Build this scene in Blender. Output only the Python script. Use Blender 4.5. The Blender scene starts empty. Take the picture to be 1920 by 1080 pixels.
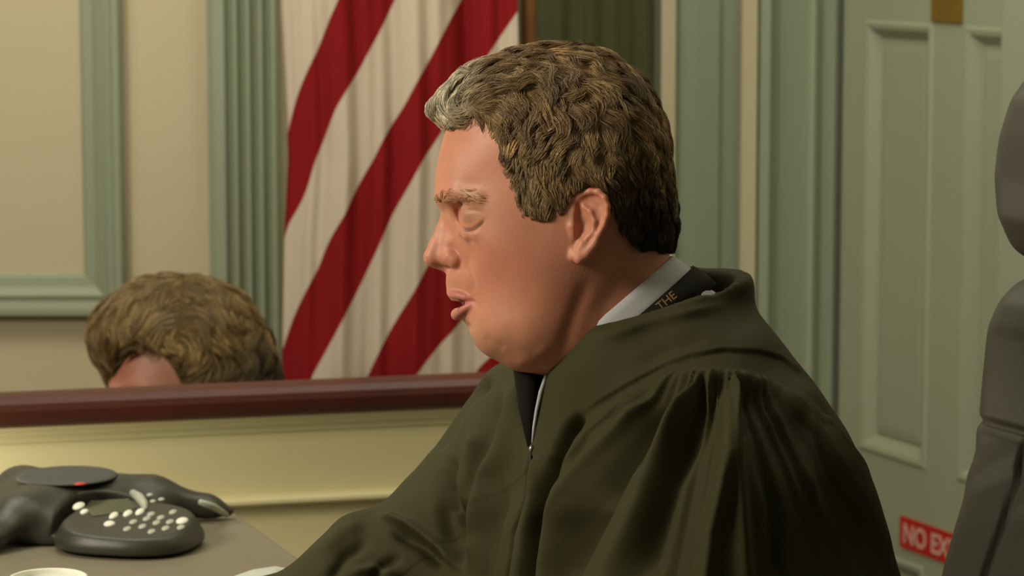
import bpy, bmesh, math, random
import numpy as np
from mathutils import Vector, Matrix
random.seed(4); RNG = np.random.default_rng(11)
SC = bpy.context.scene; COL = SC.collection

# ------------------------------------------------------------------ camera, world, lights, exposure
FPX = 5500.0; TH = math.radians(7.15); D0 = 2.36; S = D0 / FPX
CAM = np.array([0.0, 0.0, 1.44])
FWD = np.array([0, math.cos(TH), -math.sin(TH)]); UP = np.array([0, math.sin(TH), math.cos(TH)]); RT = np.array([1.0, 0, 0])
cd = bpy.data.cameras.new('camera'); cam = bpy.data.objects.new('camera', cd); COL.objects.link(cam)
cam.location = CAM; cam.rotation_euler = (math.pi / 2 - TH, 0, 0)
cd.sensor_width = 36; cd.lens = FPX / 1920 * 36; cd.clip_end = 60
cd.dof.use_dof = True; cd.dof.focus_distance = 2.33; cd.dof.aperture_fstop = 13
SC.camera = cam
w = bpy.data.worlds.new('world'); SC.world = w; w.use_nodes = True
w.node_tree.nodes['Background'].inputs[0].default_value = (0.80, 0.86, 0.62, 1)
w.node_tree.nodes['Background'].inputs[1].default_value = 0.085
def area(name, loc, target, size, power, col):
    d = bpy.data.lights.new(name, 'AREA'); d.shape = 'RECTANGLE'; d.size, d.size_y = size; d.energy = power; d.color = col
    o = bpy.data.objects.new(name, d); COL.objects.link(o); o.location = loc
    o.rotation_euler = (Vector(target) - Vector(loc)).to_track_quat('-Z', 'Y').to_euler(); return o
area('key_light', (-1.95, 1.62, 2.2), (0.0, 2.36, 1.2), (0.7, 0.7), 50, (1.0, 0.90, 0.72))
area('wall_wash_light', (-1.0, 3.7, 2.9), (-0.7, 4.7, 0.8), (1.6, 0.6), 34, (1.0, 0.98, 0.80))
area('desk_lamp_light', (-1.02, 3.18, .80), (-0.42, 3.62, 0.72), (0.12, 0.12), 5.0, (1.0, 0.93, 0.70))
area('ceiling_light', (0.7, 3.2, 2.92), (1.1, 4.8, 0.9), (1.2, 0.8), 26, (1.0, 1.0, 0.82))
SC.view_settings.view_transform = 'Standard'; SC.view_settings.look = 'None'
SC.view_settings.gamma = 1; SC.view_settings.use_curve_mapping = False; SC.view_settings.exposure = 0.0

# ------------------------------------------------------------------ point helpers
def ray(px, py): return FWD + RT * (px - 960) / FPX - UP * (py - 540) / FPX
def P(px, py, d): return CAM + ray(px, py) * d
def onz(px, py, z): r = ray(px, py); return CAM + r * ((z - CAM[2]) / r[2])
def onY(px, py, Y): r = ray(px, py); return CAM + r * (Y / r[1])
def onpl(px, py, p0, n): r = ray(px, py); return CAM + r * (np.dot(np.array(p0) - CAM, n) / np.dot(r, n))
def LW(a):      # figure frame (u, v, w) in 0.43 mm units -> world; a rigid turn and a uniform scale
    a = np.asarray(a, float); return CAM + FWD * (D0 + a[..., 2:3] * S) + RT * ((a[..., 0:1] - 960) * S) - UP * ((a[..., 1:2] - 540) * S)
def cmp3(a):
    a = np.array(a, float); k = 1 + a[:, 2] * S / D0
    a[:, 0] = 960 + (a[:, 0] - 960) * k; a[:, 1] = 540 + (a[:, 1] - 540) * k; return a

# ------------------------------------------------------------------ materials
def mat(name, col, rough=0.6, metal=0.0, noise=0.0, nscale=20.0, bump=0.0, bscale=120.0, spec=0.5, sheen=0.0, sss=0.0, attr=None, trans=0.0):
    m = bpy.data.materials.new(name); m.use_nodes = True; nt = m.node_tree; b = nt.nodes['Principled BSDF']
    b.inputs['Base Color'].default_value = (*col, 1); b.inputs['Roughness'].default_value = rough
    b.inputs['Metallic'].default_value = metal; b.inputs['Specular IOR Level'].default_value = spec
    if sheen: b.inputs['Sheen Weight'].default_value = sheen
    if trans: b.inputs['Transmission Weight'].default_value = trans
    if sss:
        b.inputs['Subsurface Weight'].default_value = sss; b.inputs['Subsurface Radius'].default_value = (1, 0.35, 0.2); b.inputs['Subsurface Scale'].default_value = 0.006
    src = None
    if attr:
        a = nt.nodes.new('ShaderNodeAttribute'); a.attribute_name = attr; src = a.outputs['Color']
        nt.links.new(src, b.inputs['Base Color'])
    if noise:
        tc = nt.nodes.new('ShaderNodeTexCoord'); n = nt.nodes.new('ShaderNodeTexNoise'); n.inputs['Scale'].default_value = nscale; n.inputs['Detail'].default_value = 4
        nt.links.new(tc.outputs['Object'], n.inputs['Vector'])
        r = nt.nodes.new('ShaderNodeMapRange'); r.inputs['From Min'].default_value = .3; r.inputs['From Max'].default_value = .7
        r.inputs['To Min'].default_value = 1 - noise; r.inputs['To Max'].default_value = 1 + noise
        nt.links.new(n.outputs['Fac'], r.inputs['Value'])
        mx = nt.nodes.new('ShaderNodeVectorMath'); mx.operation = 'SCALE'; mx.inputs[0].default_value = col
        if src: nt.links.new(src, mx.inputs[0])
        nt.links.new(r.outputs['Result'], mx.inputs['Scale']); nt.links.new(mx.outputs[0], b.inputs['Base Color'])
    if bump:
        tc = nt.nodes.new('ShaderNodeTexCoord'); n = nt.nodes.new('ShaderNodeTexNoise'); n.inputs['Scale'].default_value = bscale; n.inputs['Detail'].default_value = 3
        nt.links.new(tc.outputs['Object'], n.inputs['Vector'])
        bp = nt.nodes.new('ShaderNodeBump'); bp.inputs['Strength'].default_value = bump; bp.inputs['Distance'].default_value = 0.002
        nt.links.new(n.outputs['Fac'], bp.inputs['Height']); nt.links.new(bp.outputs['Normal'], b.inputs['Normal'])
    return m
M = {}
M['cream'] = mat('cream_paint', (0.52, 0.445, 0.295), .7, noise=.03, nscale=2)
M['sage'] = mat('sage_paint', (0.27, 0.30, 0.21), .55, noise=.03, nscale=3)
M['sage_door'] = mat('sage_door_paint', (0.275, 0.295, 0.20), .5, noise=.03, nscale=3)
M['partition'] = mat('partition_paint', (0.62, 0.56, 0.32), .5, noise=.03, nscale=3)
M['cherry'] = mat('cherry_wood', (0.066, 0.011, 0.005), .5, noise=.25, nscale=9)
M['desk'] = mat('desk_laminate', (0.20, 0.172, 0.118), .45, noise=.04, nscale=40)
M['floor'] = mat('carpet', (0.12, 0.10, 0.08), .95, noise=.2, nscale=200)
M['ceiling'] = mat('ceiling_paint', (0.6, 0.58, 0.5), .9, noise=.02)
M['backdrop'] = mat('dark_olive', (0.060, 0.062, 0.022), .9, noise=.05, nscale=30)
M['brass'] = mat('aged_brass', (0.30, 0.18, 0.03), .42, metal=.6, noise=.1, nscale=30)
M['robe'] = mat('robe_cloth', (0.036, 0.0335, 0.0095), .8, spec=.25, bump=.12, bscale=900)
M['robe_in'] = mat('robe_lining', (0.008, 0.008, 0.007), .8)
M['shirt'] = mat('shirt_cloth', (0.40, 0.41, 0.42), .8, bump=.1, bscale=700)
M['tie'] = mat('lanyard_cloth', (0.007, 0.006, 0.003), .8, spec=.15)
M['gold_print'] = mat('gold_print', (0.35, 0.20, 0.08), .6)
M['leather'] = mat('chair_leather', (0.052, 0.050, 0.038), .45, bump=.1, bscale=260)
M['thread'] = mat('seam_thread', (0.015, 0.014, 0.008), .7)
M['phone'] = mat('phone_plastic', (0.036, 0.036, 0.027), .42, bump=.1, bscale=800)
M['phone_dark'] = mat('phone_base_plastic', (0.012, 0.012, 0.009), .5)
M['phone_top'] = mat('phone_speaker_cloth', (0.06, 0.062, 0.06), .6, bump=.3, bscale=900)
M['key'] = mat('phone_key', (0.42, 0.44, 0.36), .4)
M['keyw'] = mat('phone_key_white', (0.85, 0.83, 0.72), .4)
M['lcd'] = mat('phone_display', (0.06, 0.065, 0.035), .15)
M['redlogo'] = mat('red_mark', (0.55, 0.03, 0.02), .4)
M['foam'] = mat('white_foam', (0.85, 0.85, 0.74), .6)
M['paper'] = mat('white_paper', (0.85, 0.88, 0.80), .7)
M['signred'] = mat('sign_red', (0.42, 0.010, 0.006), .5)
M['signtxt'] = mat('sign_letters', (0.55, 0.32, 0.25), .6)
M['steel'] = mat('steel', (0.5, 0.5, 0.5), .3, metal=1)
M['skin'] = mat('skin', (.5, .25, .15), .5, attr='col', sss=.25, spec=.45, noise=.05, nscale=60, bump=.08, bscale=500)
M['hair'] = mat('hair_strands', (.1, .07, .03), .5, attr='col', spec=.35)
M['scalp_hair'] = mat('hair_under', (.1, .07, .03), .9, attr='col', spec=.1)
M['wblouse'] = mat('blouse_cloth', (0.12, 0.10, 0.09), .9)
M['shoe'] = mat('shoe_leather', (0.01, 0.01, 0.01), .35)

# ------------------------------------------------------------------ object helpers
def tag(o, label=None, cat=None, group=None, kind=None):
    for k, v in (('label', label), ('category', cat), ('group', group), ('kind', kind)):
        if v: o[k] = v
    return o
def empty(name, loc, label=None, cat=None, group=None):
    o = bpy.data.objects.new(name, None); COL.objects.link(o); o.location = [float(x) for x in loc]; o.empty_display_size = .05
    return tag(o, label, cat, group)
def wloc(o):
    v = Vector(o.location)
    while o.parent: o = o.parent; v = v + Vector(o.location)
    return v
def link(name, me, m, parent=None, origin=None):
    """me holds world coordinates; the object's origin is moved to parent's origin (or the given one)"""
    o = bpy.data.objects.new(name, me); COL.objects.link(o)
    if m is not None:
        for mm in (m if isinstance(m, (list, tuple)) else [m]): me.materials.append(mm)
    if parent is not None:
        me.transform(Matrix.Translation(-wloc(parent))); o.parent = parent
    elif origin is not None:
        me.transform(Matrix.Translation(-Vector([float(x) for x in origin]))); o.location = [float(x) for x in origin]
    return o
def npmesh(name, V, Q, smooth=True, cols=None, phi=None):
    """quads (a triangle repeats its last index)"""
    V = np.asarray(V, np.float32); Q = np.asarray(Q, np.int32)
    me = bpy.data.meshes.new(name); me.vertices.add(len(V)); me.vertices.foreach_set('co', V.ravel())
    k = Q.shape[1]; me.loops.add(Q.size); me.loops.foreach_set('vertex_index', Q.ravel())
    me.polygons.add(len(Q)); me.polygons.foreach_set('loop_start', np.arange(0, Q.size, k, dtype=np.int32))
    me.polygons.foreach_set('loop_total', np.full(len(Q), k, np.int32))
    if smooth: me.polygons.foreach_set('use_smooth', np.ones(len(Q), bool))
    me.update(); me.validate()
    if cols is not None:
        a = me.color_attributes.new('col', 'FLOAT_COLOR', 'POINT'); c = np.ones((len(V), 4), np.float32); c[:, :3] = cols; a.data.foreach_set('color', c.ravel())
    if phi is not None:
        a = me.attributes.new('phi', 'FLOAT', 'POINT'); a.data.foreach_set('value', np.asarray(phi, np.float32))
    return me
def bmo(name, bm, m, parent=None, smooth=False, bevel=0, seg=2, origin=None):
    if bevel:
        bmesh.ops.remove_doubles(bm, verts=bm.verts, dist=1e-6)
        bmesh.ops.bevel(bm, geom=[e for e in bm.edges if len(e.link_faces) == 2 and e.calc_face_angle(0) > .5], offset=bevel, segments=seg, profile=.5, affect='EDGES')
    bmesh.ops.recalc_face_normals(bm, faces=bm.faces)
    me = bpy.data.meshes.new(name); bm.to_mesh(me); bm.free()
    if smooth:
        me.polygons.foreach_set('use_smooth', np.ones(len(me.polygons), bool))
    return link(name, me, m, parent, origin)
def b_box(bm, c, h, rz=0.0):
    r = bmesh.ops.create_cube(bm, size=2); vs = r['verts']
    bmesh.ops.scale(bm, vec=h, verts=vs); bmesh.ops.rotate(bm, matrix=Matrix.Rotation(rz, 3, 'Z'), verts=vs); bmesh.ops.translate(bm, vec=[float(x) for x in c], verts=vs); return vs
def tube(pts, rad, n=12, cap=True):
    pts = np.array(pts, float); rad = np.broadcast_to(np.array(rad, float), (len(pts),))
    V = []; T = np.gradient(pts, axis=0); T /= np.linalg.norm(T, axis=1)[:, None] + 1e-9
    a = np.array([0, 0, 1.0]) if abs(T[0][2]) < .9 else np.array([1.0, 0, 0])
    for p, t, r in zip(pts, T, rad):
        x = np.cross(a, t); x /= np.linalg.norm(x); y = np.cross(t, x)
        for k in range(n): V.append(p + r * (math.cos(2 * math.pi * k / n) * x + math.sin(2 * math.pi * k / n) * y))
    F = [[i * n + k, i * n + (k + 1) % n, (i + 1) * n + (k + 1) % n, (i + 1) * n + k] for i in range(len(pts) - 1) for k in range(n)]
    bm = bmesh.new(); vs = [bm.verts.new(v) for v in V]
    for f in F: bm.faces.new([vs[i] for i in f])
    if cap: bm.faces.new(vs[:n][::-1]); bm.faces.new(vs[-n:])
    return bm
def lathe(prof, c, n=48, axis=None):
    bm = bmesh.new(); R = []
    for r, z in prof:
        R.append([bm.verts.new((c[0] + r * math.cos(2 * math.pi * k / n), c[1] + r * math.sin(2 * math.pi * k / n), c[2] + z)) for k in range(n)] if r > 1e-6 else [bm.verts.new((c[0], c[1], c[2] + z))])
    for a, b in zip(R, R[1:]):
        for k in range(n):
            k2 = (k + 1) % n
            if len(a) == 1 and len(b) > 1: bm.faces.new([a[0], b[k], b[k2]])
            elif len(b) == 1 and len(a) > 1: bm.faces.new([a[k], b[0], a[k2]])
            elif len(a) > 1: bm.faces.new([a[k], b[k], b[k2], a[k2]])
    return bm
def extr(prof, p0, p1, out, up=(0, 0, 1)):
    """closed profile of (out, up) offsets run from p0 to p1"""
    bm = bmesh.new(); out = np.array(out, float); up = np.array(up, float)
    A = [bm.verts.new(np.array(p0) + out * a + up * b) for a, b in prof]; B = [bm.verts.new(np.array(p1) + out * a + up * b) for a, b in prof]
    n = len(prof)
    for i in range(n): bm.faces.new([A[i], A[(i + 1) % n], B[(i + 1) % n], B[i]])
    bm.faces.new(A[::-1]); bm.faces.new(B); return bm
def frame(bm, o, ax, ay, nn, x0, x1, y0, y1, prof):
    """mitred moulding round a rectangle; prof = (inset, height) from the outer edge inwards"""
    o, ax, ay, nn = [np.array(t, float) for t in (o, ax, ay, nn)]; rings = []
    for i, h in prof:
        rings.append([bm.verts.new(o + ax * x + ay * y + nn * h) for x, y in ((x0 + i, y0 + i), (x1 - i, y0 + i), (x1 - i, y1 - i), (x0 + i, y1 - i))])
    for a, b in zip(rings, rings[1:]):
        for k in range(4): bm.faces.new([a[k], a[(k + 1) % 4], b[(k + 1) % 4], b[k]])
    return rings

# ------------------------------------------------------------------ field sculpting: thin-plate fields, distance grid, surface nets
def tps(pts, vals, lam=1e-3):
    p = np.array(pts, float) / 100; n = len(p)
    d = np.linalg.norm(p[:, None] - p[None], axis=2); K = np.where(d > 0, d * d * np.log(d + 1e-12), 0) + lam * np.eye(n)
    A = np.zeros((n + 3, n + 3)); A[:n, :n] = K; A[:n, n] = 1; A[:n, n + 1:] = p; A[n, :n] = 1; A[n + 1:, :n] = p.T
    c = np.linalg.solve(A, np.r_[np.array(vals, float), 0, 0, 0])
    def f(x, y):
        x = np.asarray(x, float) / 100; y = np.asarray(y, float) / 100; o = c[n] + c[n + 1] * x + c[n + 2] * y
        for i in range(n):
            r2 = (x - p[i, 0])**2 + (y - p[i, 1])**2; o = o + c[i] * .5 * r2 * np.log(r2 + 1e-12)
        return o
    return f
class Grid:
    def __init__(s, lo, hi, step):
        s.lo = np.array(lo, float); s.step = step
        s.ax = [np.arange(l, h + step, step, dtype=np.float32) for l, h in zip(lo, hi)]
        s.F = np.full([len(a) for a in s.ax], 1e3, np.float32)
    def sub(s, lo, hi):
        sl = []
        for a, l, h in zip(s.ax, lo, hi):
            i = max(0, int(np.searchsorted(a, l))); j = min(len(a), int(np.searchsorted(a, h)) + 1); sl.append(slice(i, max(j, i + 1)))
        return tuple(sl)
    def op(s, fn, lo, hi, k=5.0, mode='add', pad=None):
        pad = 3 * k + 2 * s.step if pad is None else pad
        sl = s.sub(np.array(lo) - pad, np.array(hi) + pad)
        x = s.ax[0][sl[0]][:, None, None]; y = s.ax[1][sl[1]][None, :, None]; z = s.ax[2][sl[2]][None, None, :]
        d = fn(x, y, z); A = s.F[sl]
        if mode == 'add':
            h = np.maximum(k - np.abs(A - d), 0) / k; s.F[sl] = np.minimum(A, d) - h * h * k * .25
        else:
            d = -d; h = np.maximum(k - np.abs(A - d), 0) / k; s.F[sl] = np.maximum(A, d) + h * h * k * .25
    def chain(s, pts, rad, k=5.0, mode='add', ab=False, sc=(1, 1, 1)):
        pts = np.array(pts, float); rad = np.broadcast_to(np.array(rad, float), (len(pts),)); R = rad.max()
        lo = pts.min(0) - R; hi = pts.max(0) + R
        def fn(x, y, z):
            if ab: z = np.abs(z)
            o = None
            if len(pts) == 1: return np.sqrt(((x - pts[0, 0]) * sc[0])**2 + ((y - pts[0, 1]) * sc[1])**2 + ((z - pts[0, 2]) * sc[2])**2) - rad[0]
            for i in range(len(pts) - 1):
                a = pts[i]; b = pts[i + 1]; e = b - a; L = e @ e + 1e-9
                t = np.clip(((x - a[0]) * e[0] + (y - a[1]) * e[1] + (z - a[2]) * e[2]) / L, 0, 1)
                d = np.sqrt(((x - a[0] - t * e[0]) * sc[0])**2 + ((y - a[1] - t * e[1]) * sc[1])**2 + ((z - a[2] - t * e[2]) * sc[2])**2) - (rad[i] + (rad[i + 1] - rad[i]) * t)
                if o is None: o = d
                else:
                    kk = min(4.0, max(k, 1e-4)); h = np.maximum(kk - np.abs(o - d), 0) / kk; o = np.minimum(o, d) - h * h * kk * .25
            return o
        if ab: lo[2] = -hi[2]
        s.op(fn, lo, hi, k, mode)
    def ell(s, c, r, k=5.0, mode='add', ab=False, rot=0.0):
        c = np.array(c, float); r = np.array(r, float); cr, sr = math.cos(rot), math.sin(rot); R = max(r[0], r[1])
        def fn(x, y, z):
            if ab: z = np.abs(z)
            X = x - c[0]; Y = y - c[1]; A = (X * cr + Y * sr) / r[0]; B = (-X * sr + Y * cr) / r[1]; C = (z - c[2]) / r[2]
            q = np.sqrt(A * A + B * B + C * C); g = np.sqrt((A / r[0])**2 + (B / r[1])**2 + (C / r[2])**2) + 1e-9
            return q * (q - 1) / g
        lo = c - [R, R, r[2]]; hi = c + [R, R, r[2]]
        if ab: lo[2] = -hi[2]
        s.op(fn, lo, hi, k, mode)
    def blur(s, n=1):
        for _ in range(n):
            for a in range(3):
                F = s.F; G = F.copy(); sl0 = [slice(None)] * 3; sl1 = [slice(None)] * 3; sl2 = [slice(None)] * 3
                sl0[a] = slice(1, -1); sl1[a] = slice(0, -2); sl2[a] = slice(2, None)
                G[tuple(sl0)] = .5 * F[tuple(sl0)] + .25 * (F[tuple(sl1)] + F[tuple(sl2)]); s.F = G
    def close(s):
        F = s.F
        for a in range(3):
            for i in (0, -1):
                sl = [slice(None)] * 3; sl[a] = i; F[tuple(sl)] = np.maximum(F[tuple(sl)], .5 * s.step)
    def nets(s):
        s.close(); F = s.F; B = F < 0
        c = np.zeros([n - 1 for n in F.shape], np.int8); N = F.shape
        for i in (0, 1):
            for j in (0, 1):
                for k in (0, 1): c += B[i:N[0] - 1 + i, j:N[1] - 1 + j, k:N[2] - 1 + k]
        act = (c > 0) & (c < 8); I = np.argwhere(act); idx = np.full(act.shape, -1, np.int32); idx[act] = np.arange(len(I))
        pos = np.zeros((len(I), 3)); cnt = np.zeros(len(I))
        off = [(i, j, k) for i in (0, 1) for j in (0, 1) for k in (0, 1)]
        val = {o: F[I[:, 0] + o[0], I[:, 1] + o[1], I[:, 2] + o[2]].astype(float) for o in off}
        for o in off:
            for a in range(3):
                if o[a] == 0:
                    q = list(o); q[a] = 1; q = tuple(q); va, vb = val[o], val[q]; m = (va < 0) != (vb < 0)
                    t = va / np.where(np.abs(va - vb) < 1e-9, 1, va - vb); p = np.tile(np.array(o, float), (len(I), 1)); p[:, a] = t
                    pos[m] += p[m]; cnt[m] += 1
        V = (pos / cnt[:, None] + I) * s.step + s.lo
        Q = []
        for a in range(3):
            b, c2 = (a + 1) % 3, (a + 2) % 3
            s0 = [slice(None)] * 3; s1 = [slice(None)] * 3; s0[a] = slice(0, -1); s1[a] = slice(1, None)
            for t in (b, c2): s0[t] = slice(1, -1); s1[t] = slice(1, -1)
            m0 = B[tuple(s0)]; m1 = B[tuple(s1)]; E = np.argwhere(m0 != m1); fl = m0[E[:, 0], E[:, 1], E[:, 2]]
            E[:, b] += 1; E[:, c2] += 1
            def cell(db, dc):
                e = E.copy(); e[:, b] -= db; e[:, c2] -= dc; return idx[e[:, 0], e[:, 1], e[:, 2]]
            q = np.stack([cell(1, 1), cell(0, 1), cell(0, 0), cell(1, 0)], 1); q[~fl] = q[~fl][:, ::-1]; Q.append(q)
        return V, np.concatenate(Q)
    def samp(s, p):
        g = (p - s.lo) / s.step; n = np.array(s.F.shape) - 2; g = np.clip(g, 0, n + .999); i = np.minimum(g.astype(int), n); f = g - i; o = 0
        for a in (0, 1):
            for b in (0, 1):
                for c in (0, 1):
                    wgt = (f[:, 0] if a else 1 - f[:, 0]) * (f[:, 1] if b else 1 - f[:, 1]) * (f[:, 2] if c else 1 - f[:, 2])
                    o = o + wgt * s.F[i[:, 0] + a, i[:, 1] + b, i[:, 2] + c]
        return o
    def grad(s, p, e=None):
        e = e or s.step; g = np.stack([s.samp(p + np.eye(3)[a] * e) - s.samp(p - np.eye(3)[a] * e) for a in range(3)], 1)
        return g / (np.linalg.norm(g, axis=1)[:, None] + 1e-9)
def relax(V, Q, n=2, f=.5):
    E = np.concatenate([Q[:, [0, 1]], Q[:, [1, 2]], Q[:, [2, 3]], Q[:, [3, 0]]]); E = np.concatenate([E, E[:, ::-1]]); cnt = np.bincount(E[:, 0], minlength=len(V))[:, None] + 1e-9
    for _ in range(n):
        A = np.stack([np.bincount(E[:, 0], weights=V[E[:, 1], k], minlength=len(V)) for k in range(3)], 1); V = V + f * (A / cnt - V)
    return V
def vnorm(V, Q):
    n = np.cross(V[Q[:, 2]] - V[Q[:, 0]], V[Q[:, 3]] - V[Q[:, 1]]); N = np.zeros_like(V)
    for k in range(4):
        for a in range(3): N[:, a] += np.bincount(Q[:, k], weights=n[:, a], minlength=len(V))
    return N / (np.linalg.norm(N, axis=1)[:, None] + 1e-12)
def subdiv(V, Q):
    """each quad into four, linear"""
    E = np.concatenate([Q[:, [0, 1]], Q[:, [1, 2]], Q[:, [2, 3]], Q[:, [3, 0]]]); Es = np.sort(E, 1); key = Es[:, 0].astype(np.int64) * len(V) + Es[:, 1]
    u, inv = np.unique(key, return_inverse=True); a = u // len(V); b = u % len(V); n = len(V); m = len(Q)
    V2 = np.concatenate([V, .5 * (V[a] + V[b]), V[Q].mean(1)]); e = inv.reshape(4, m).T + n; c = np.arange(m) + n + len(u)
    Q2 = np.concatenate([np.stack([Q[:, k], e[:, k], c, e[:, (k + 3) % 4]], 1) for k in range(4)]); return V2, Q2
def pdist(u, v, line):
    """distance to a polyline, signed side and run length along it"""
    L = np.array(line, float); best = np.full(u.shape, 1e9); side = np.zeros(u.shape); run = np.zeros(u.shape); acc = 0.0
    for a, b in zip(L, L[1:]):
        e = b - a; l = math.hypot(*e) + 1e-9; t = np.clip(((u - a[0]) * e[0] + (v - a[1]) * e[1]) / l**2, 0, 1)
        dx = u - a[0] - t * e[0]; dy = v - a[1] - t * e[1]; d = np.hypot(dx, dy); m = d < best
        best = np.where(m, d, best); side = np.where(m, np.sign(e[0] * dy - e[1] * dx), side); run = np.where(m, acc + t * l, run); acc += l
    return best, side, run, acc
def smooth(t): t = np.clip(t, 0, 1); return t * t * (3 - 2 * t)
def inpoly(u, v, poly):
    r = np.zeros(u.shape, bool); n = len(poly)
    for i in range(n):
        x0, y0 = poly[i]; x1, y1 = poly[(i + 1) % n]
        if y0 == y1: continue
        c = ((y0 > v) != (y1 > v)) & (u < (x1 - x0) * (v - y0) / (y1 - y0) + x0); r ^= c
    return r
def psdf(u, v, poly):
    d = pdist(u, v, list(poly) + [poly[0]])[0]; return np.where(inpoly(u, v, poly), -d, d)
def fieldH(gr, sil, inner, uc=None):
    """closed form (w-c)^2 = H(u,v): exact outline, controlled thickness"""
    pts = [(a[0], a[1]) for a in sil] + [(a[0], a[1]) for a in inner]
    H = tps(pts, [0] * len(sil) + [a[2]**2 / 1e3 for a in inner]); U, Vv = np.meshgrid(gr.ax[0], gr.ax[1], indexing='ij')
    h = (H(U, Vv) * 1e3).astype(np.float32); gx, gy = np.gradient(h, gr.step)
    c = 0 if uc is None else uc(U, Vv).astype(np.float32)[:, :, None]
    G2 = (gx**2 + gy**2)[:, :, None]; z = gr.ax[2][None, None, :] - c
    gr.F = ((z * z - h[:, :, None]) / np.sqrt(4 * z * z + G2 + 400)).astype(np.float32)
    return H

# ------------------------------------------------------------------ the room
YB = 5.0
bm = bmesh.new(); b_box(bm, (-.5, 2.2, -.05), (3.4, 3.4, .05)); tag(bmo('floor', bm, M['floor']), kind='structure')
bm = bmesh.new(); b_box(bm, (-.5, 2.2, 3.05), (3.4, 3.4, .05)); tag(bmo('ceiling', bm, M['ceiling']), kind='structure')
XR = onY(1572, 500, YB)[0]
bm = bmesh.new(); b_box(bm, ((XR - 3.9) / 2, YB + .05, 1.5), ((XR + 3.9) / 2, .05, 1.5)); tag(bmo('wall_back', bm, M['cream']), kind='structure')
bm = bmesh.new(); b_box(bm, (-3.85, 2.2, 1.5), (.05, 2.8, 1.5)); tag(bmo('wall_left', bm, M['cream']), kind='structure')
def X5(px, py=300): return onY(px, py, YB)[0]
def Z5(px, py): return onY(px, py, YB)[2]
# sage picture frame moulding on the cream wall
bm = bmesh.new(); x1 = X5(233); z0 = Z5(200, 590)
k = YB / FPX
frame(bm, (0, YB, 0), (1, 0, 0), (0, 0, 1), (0, -1, 0), x1 - 1.3, x1, z0, z0 + 1.75,
      [(0, -.01), (0, .028), (.004, .034), (.014, .034), (.018, .022), (.026, .02), (.036, .024), (.044, .018), (.050, .012), (.066, .010), (.071, .004), (.072, -.01)])
tag(bmo('trim_1', bm, M['sage']), kind='structure')
# fluted pilaster
x0, x1 = X5(396), X5(527); W = x1 - x0; prof = [(0, .0), (0, .05), (.012, .06), (.026, .06)]
n = 4; a = .030; pw = (W - a - .004) / n
for i in range(n):
    s0 = a + i * pw
    for t in np.linspace(0, 1, 9): prof.append((s0 + pw * (.0 + .72 * t), .06 - .016 * math.sin(math.pi * t)))
    prof.append((s0 + pw * .76, .062)); prof.append((s0 + pw * .97, .062))
prof += [(W, .055), (W, 0)]
bm = extr([(p[1], p[0]) for p in prof], (x0, YB, 0), (x0, YB, 3.0), (0, -1, 0), (1, 0, 0)); tag(bmo('trim_2', bm, M['sage']), kind='structure')
# right hand run of jamb, strips and casings beside the door
def strip(name, pxs, m, h0=0):
    pr = [(X5(p), h) for p, h in pxs]; pr = [(pr[0][0], -.0)] + pr + [(pr[-1][0], -.0)]
    b = extr([(h, x) for x, h in pr], (0, YB, 0), (0, YB, 3.0), (0, -1, 0), (1, 0, 0)); return tag(bmo(name, b, m), kind='structure')
strip('trim_3', [(1130, .01), (1215, .012), (1225, .03), (1238, .03)], M['sage'])
strip('trim_4', [(1236, .045), (1263, .045)], M['cream'])
strip('trim_5', [(1263, .03), (1270, .035), (1300, .035), (1345, .03), (1350, .022), (1386, .022)], M['sage'])
strip('trim_6', [(1384, .064), (1412, .066)], M['cream'])
strip('trim_7', [(1412, .05), (1418, .062), (1436, .066), (1446, .052), (1456, .042), (1505, .030), (1512, .045), (1520, .052), (1528, .045), (1532, .034), (1562, .026), (1566, .005), (1572, .005)], M['sage'])
# door wall: a plane turned towards the camera
A = onY(1575, 500, YB - .02); A = np.array([A[0], A[1], 0]); dA = np.array([.4012, -.916, 0]); nA = np.array([-.916, -.4012, 0])
def sz(px, py): q = onpl(px, py, A, nA); return float((q - A) @ dA), float(q[2])
def wbox(bm, s0, s1, z0, z1, h0, h1):
    vs = [bm.verts.new(A + dA * s + nA * h + np.array([0, 0, z])) for s in (s0, s1) for z in (z0, z1) for h in (h0, h1)]
    for f in ((0, 1, 3, 2), (4, 6, 7, 5), (0, 4, 5, 1), (2, 3, 7, 6), (0, 2, 6, 4), (1, 5, 7, 3)): bm.faces.new([vs[i] for i in f])
sd1 = sz(1901, 300)[0]
bm = bmesh.new(); wbox(bm, -.3, 4.0, 0, 3.0, -.16, -.06); tag(bmo('wall_right', bm, M['cream']), kind='structure')
bm = bmesh.new(); wbox(bm, sd1, sd1 + .11, 0, 3.0, -.06, .03)
tag(bmo('trim_8', bm, M['sage'], bevel=.006), kind='structure')
# the door: stiles, rails and raised panels
pz = [(sz(1680, 858)[1], sz(1680, 40)[1])]
s_a, s_b = sz(1620, 300)[0], sz(1747, 300)[0]; s_c, s_d = sz(1806, 300)[0], sz(1901, 300)[0] + .02
zt, zb = sz(1620, 36)[1], sz(1620, 845)[1]
bm = bmesh.new(); th = .0
ss = [0, s_a, s_b, s_c, s_d, sd1 + .03] if s_d < sd1 + .03 else [0, s_a, s_b, s_c, sd1 - .004, sd1]
zs = [0.02, .22, zb - .16, zb, zt, zt + .14, 2.1, 2.2]
wbox(bm, 0, sd1, .01, 2.2, -.05, -.022)
for c0, c1 in ((0, s_a), (s_b, s_c), (ss[4], sd1)): wbox(bm, c0, c1, .01, 2.2, -.03, 0)
for r0, r1 in ((.01, .22), (zb - .16, zb), (zt, zt + .14), (2.08, 2.2)): wbox(bm, .0, sd1, r0, r1, -.03, -.0004)
door = tag(bmo('door_1', bm, M['sage_door']), kind='structure')
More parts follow.
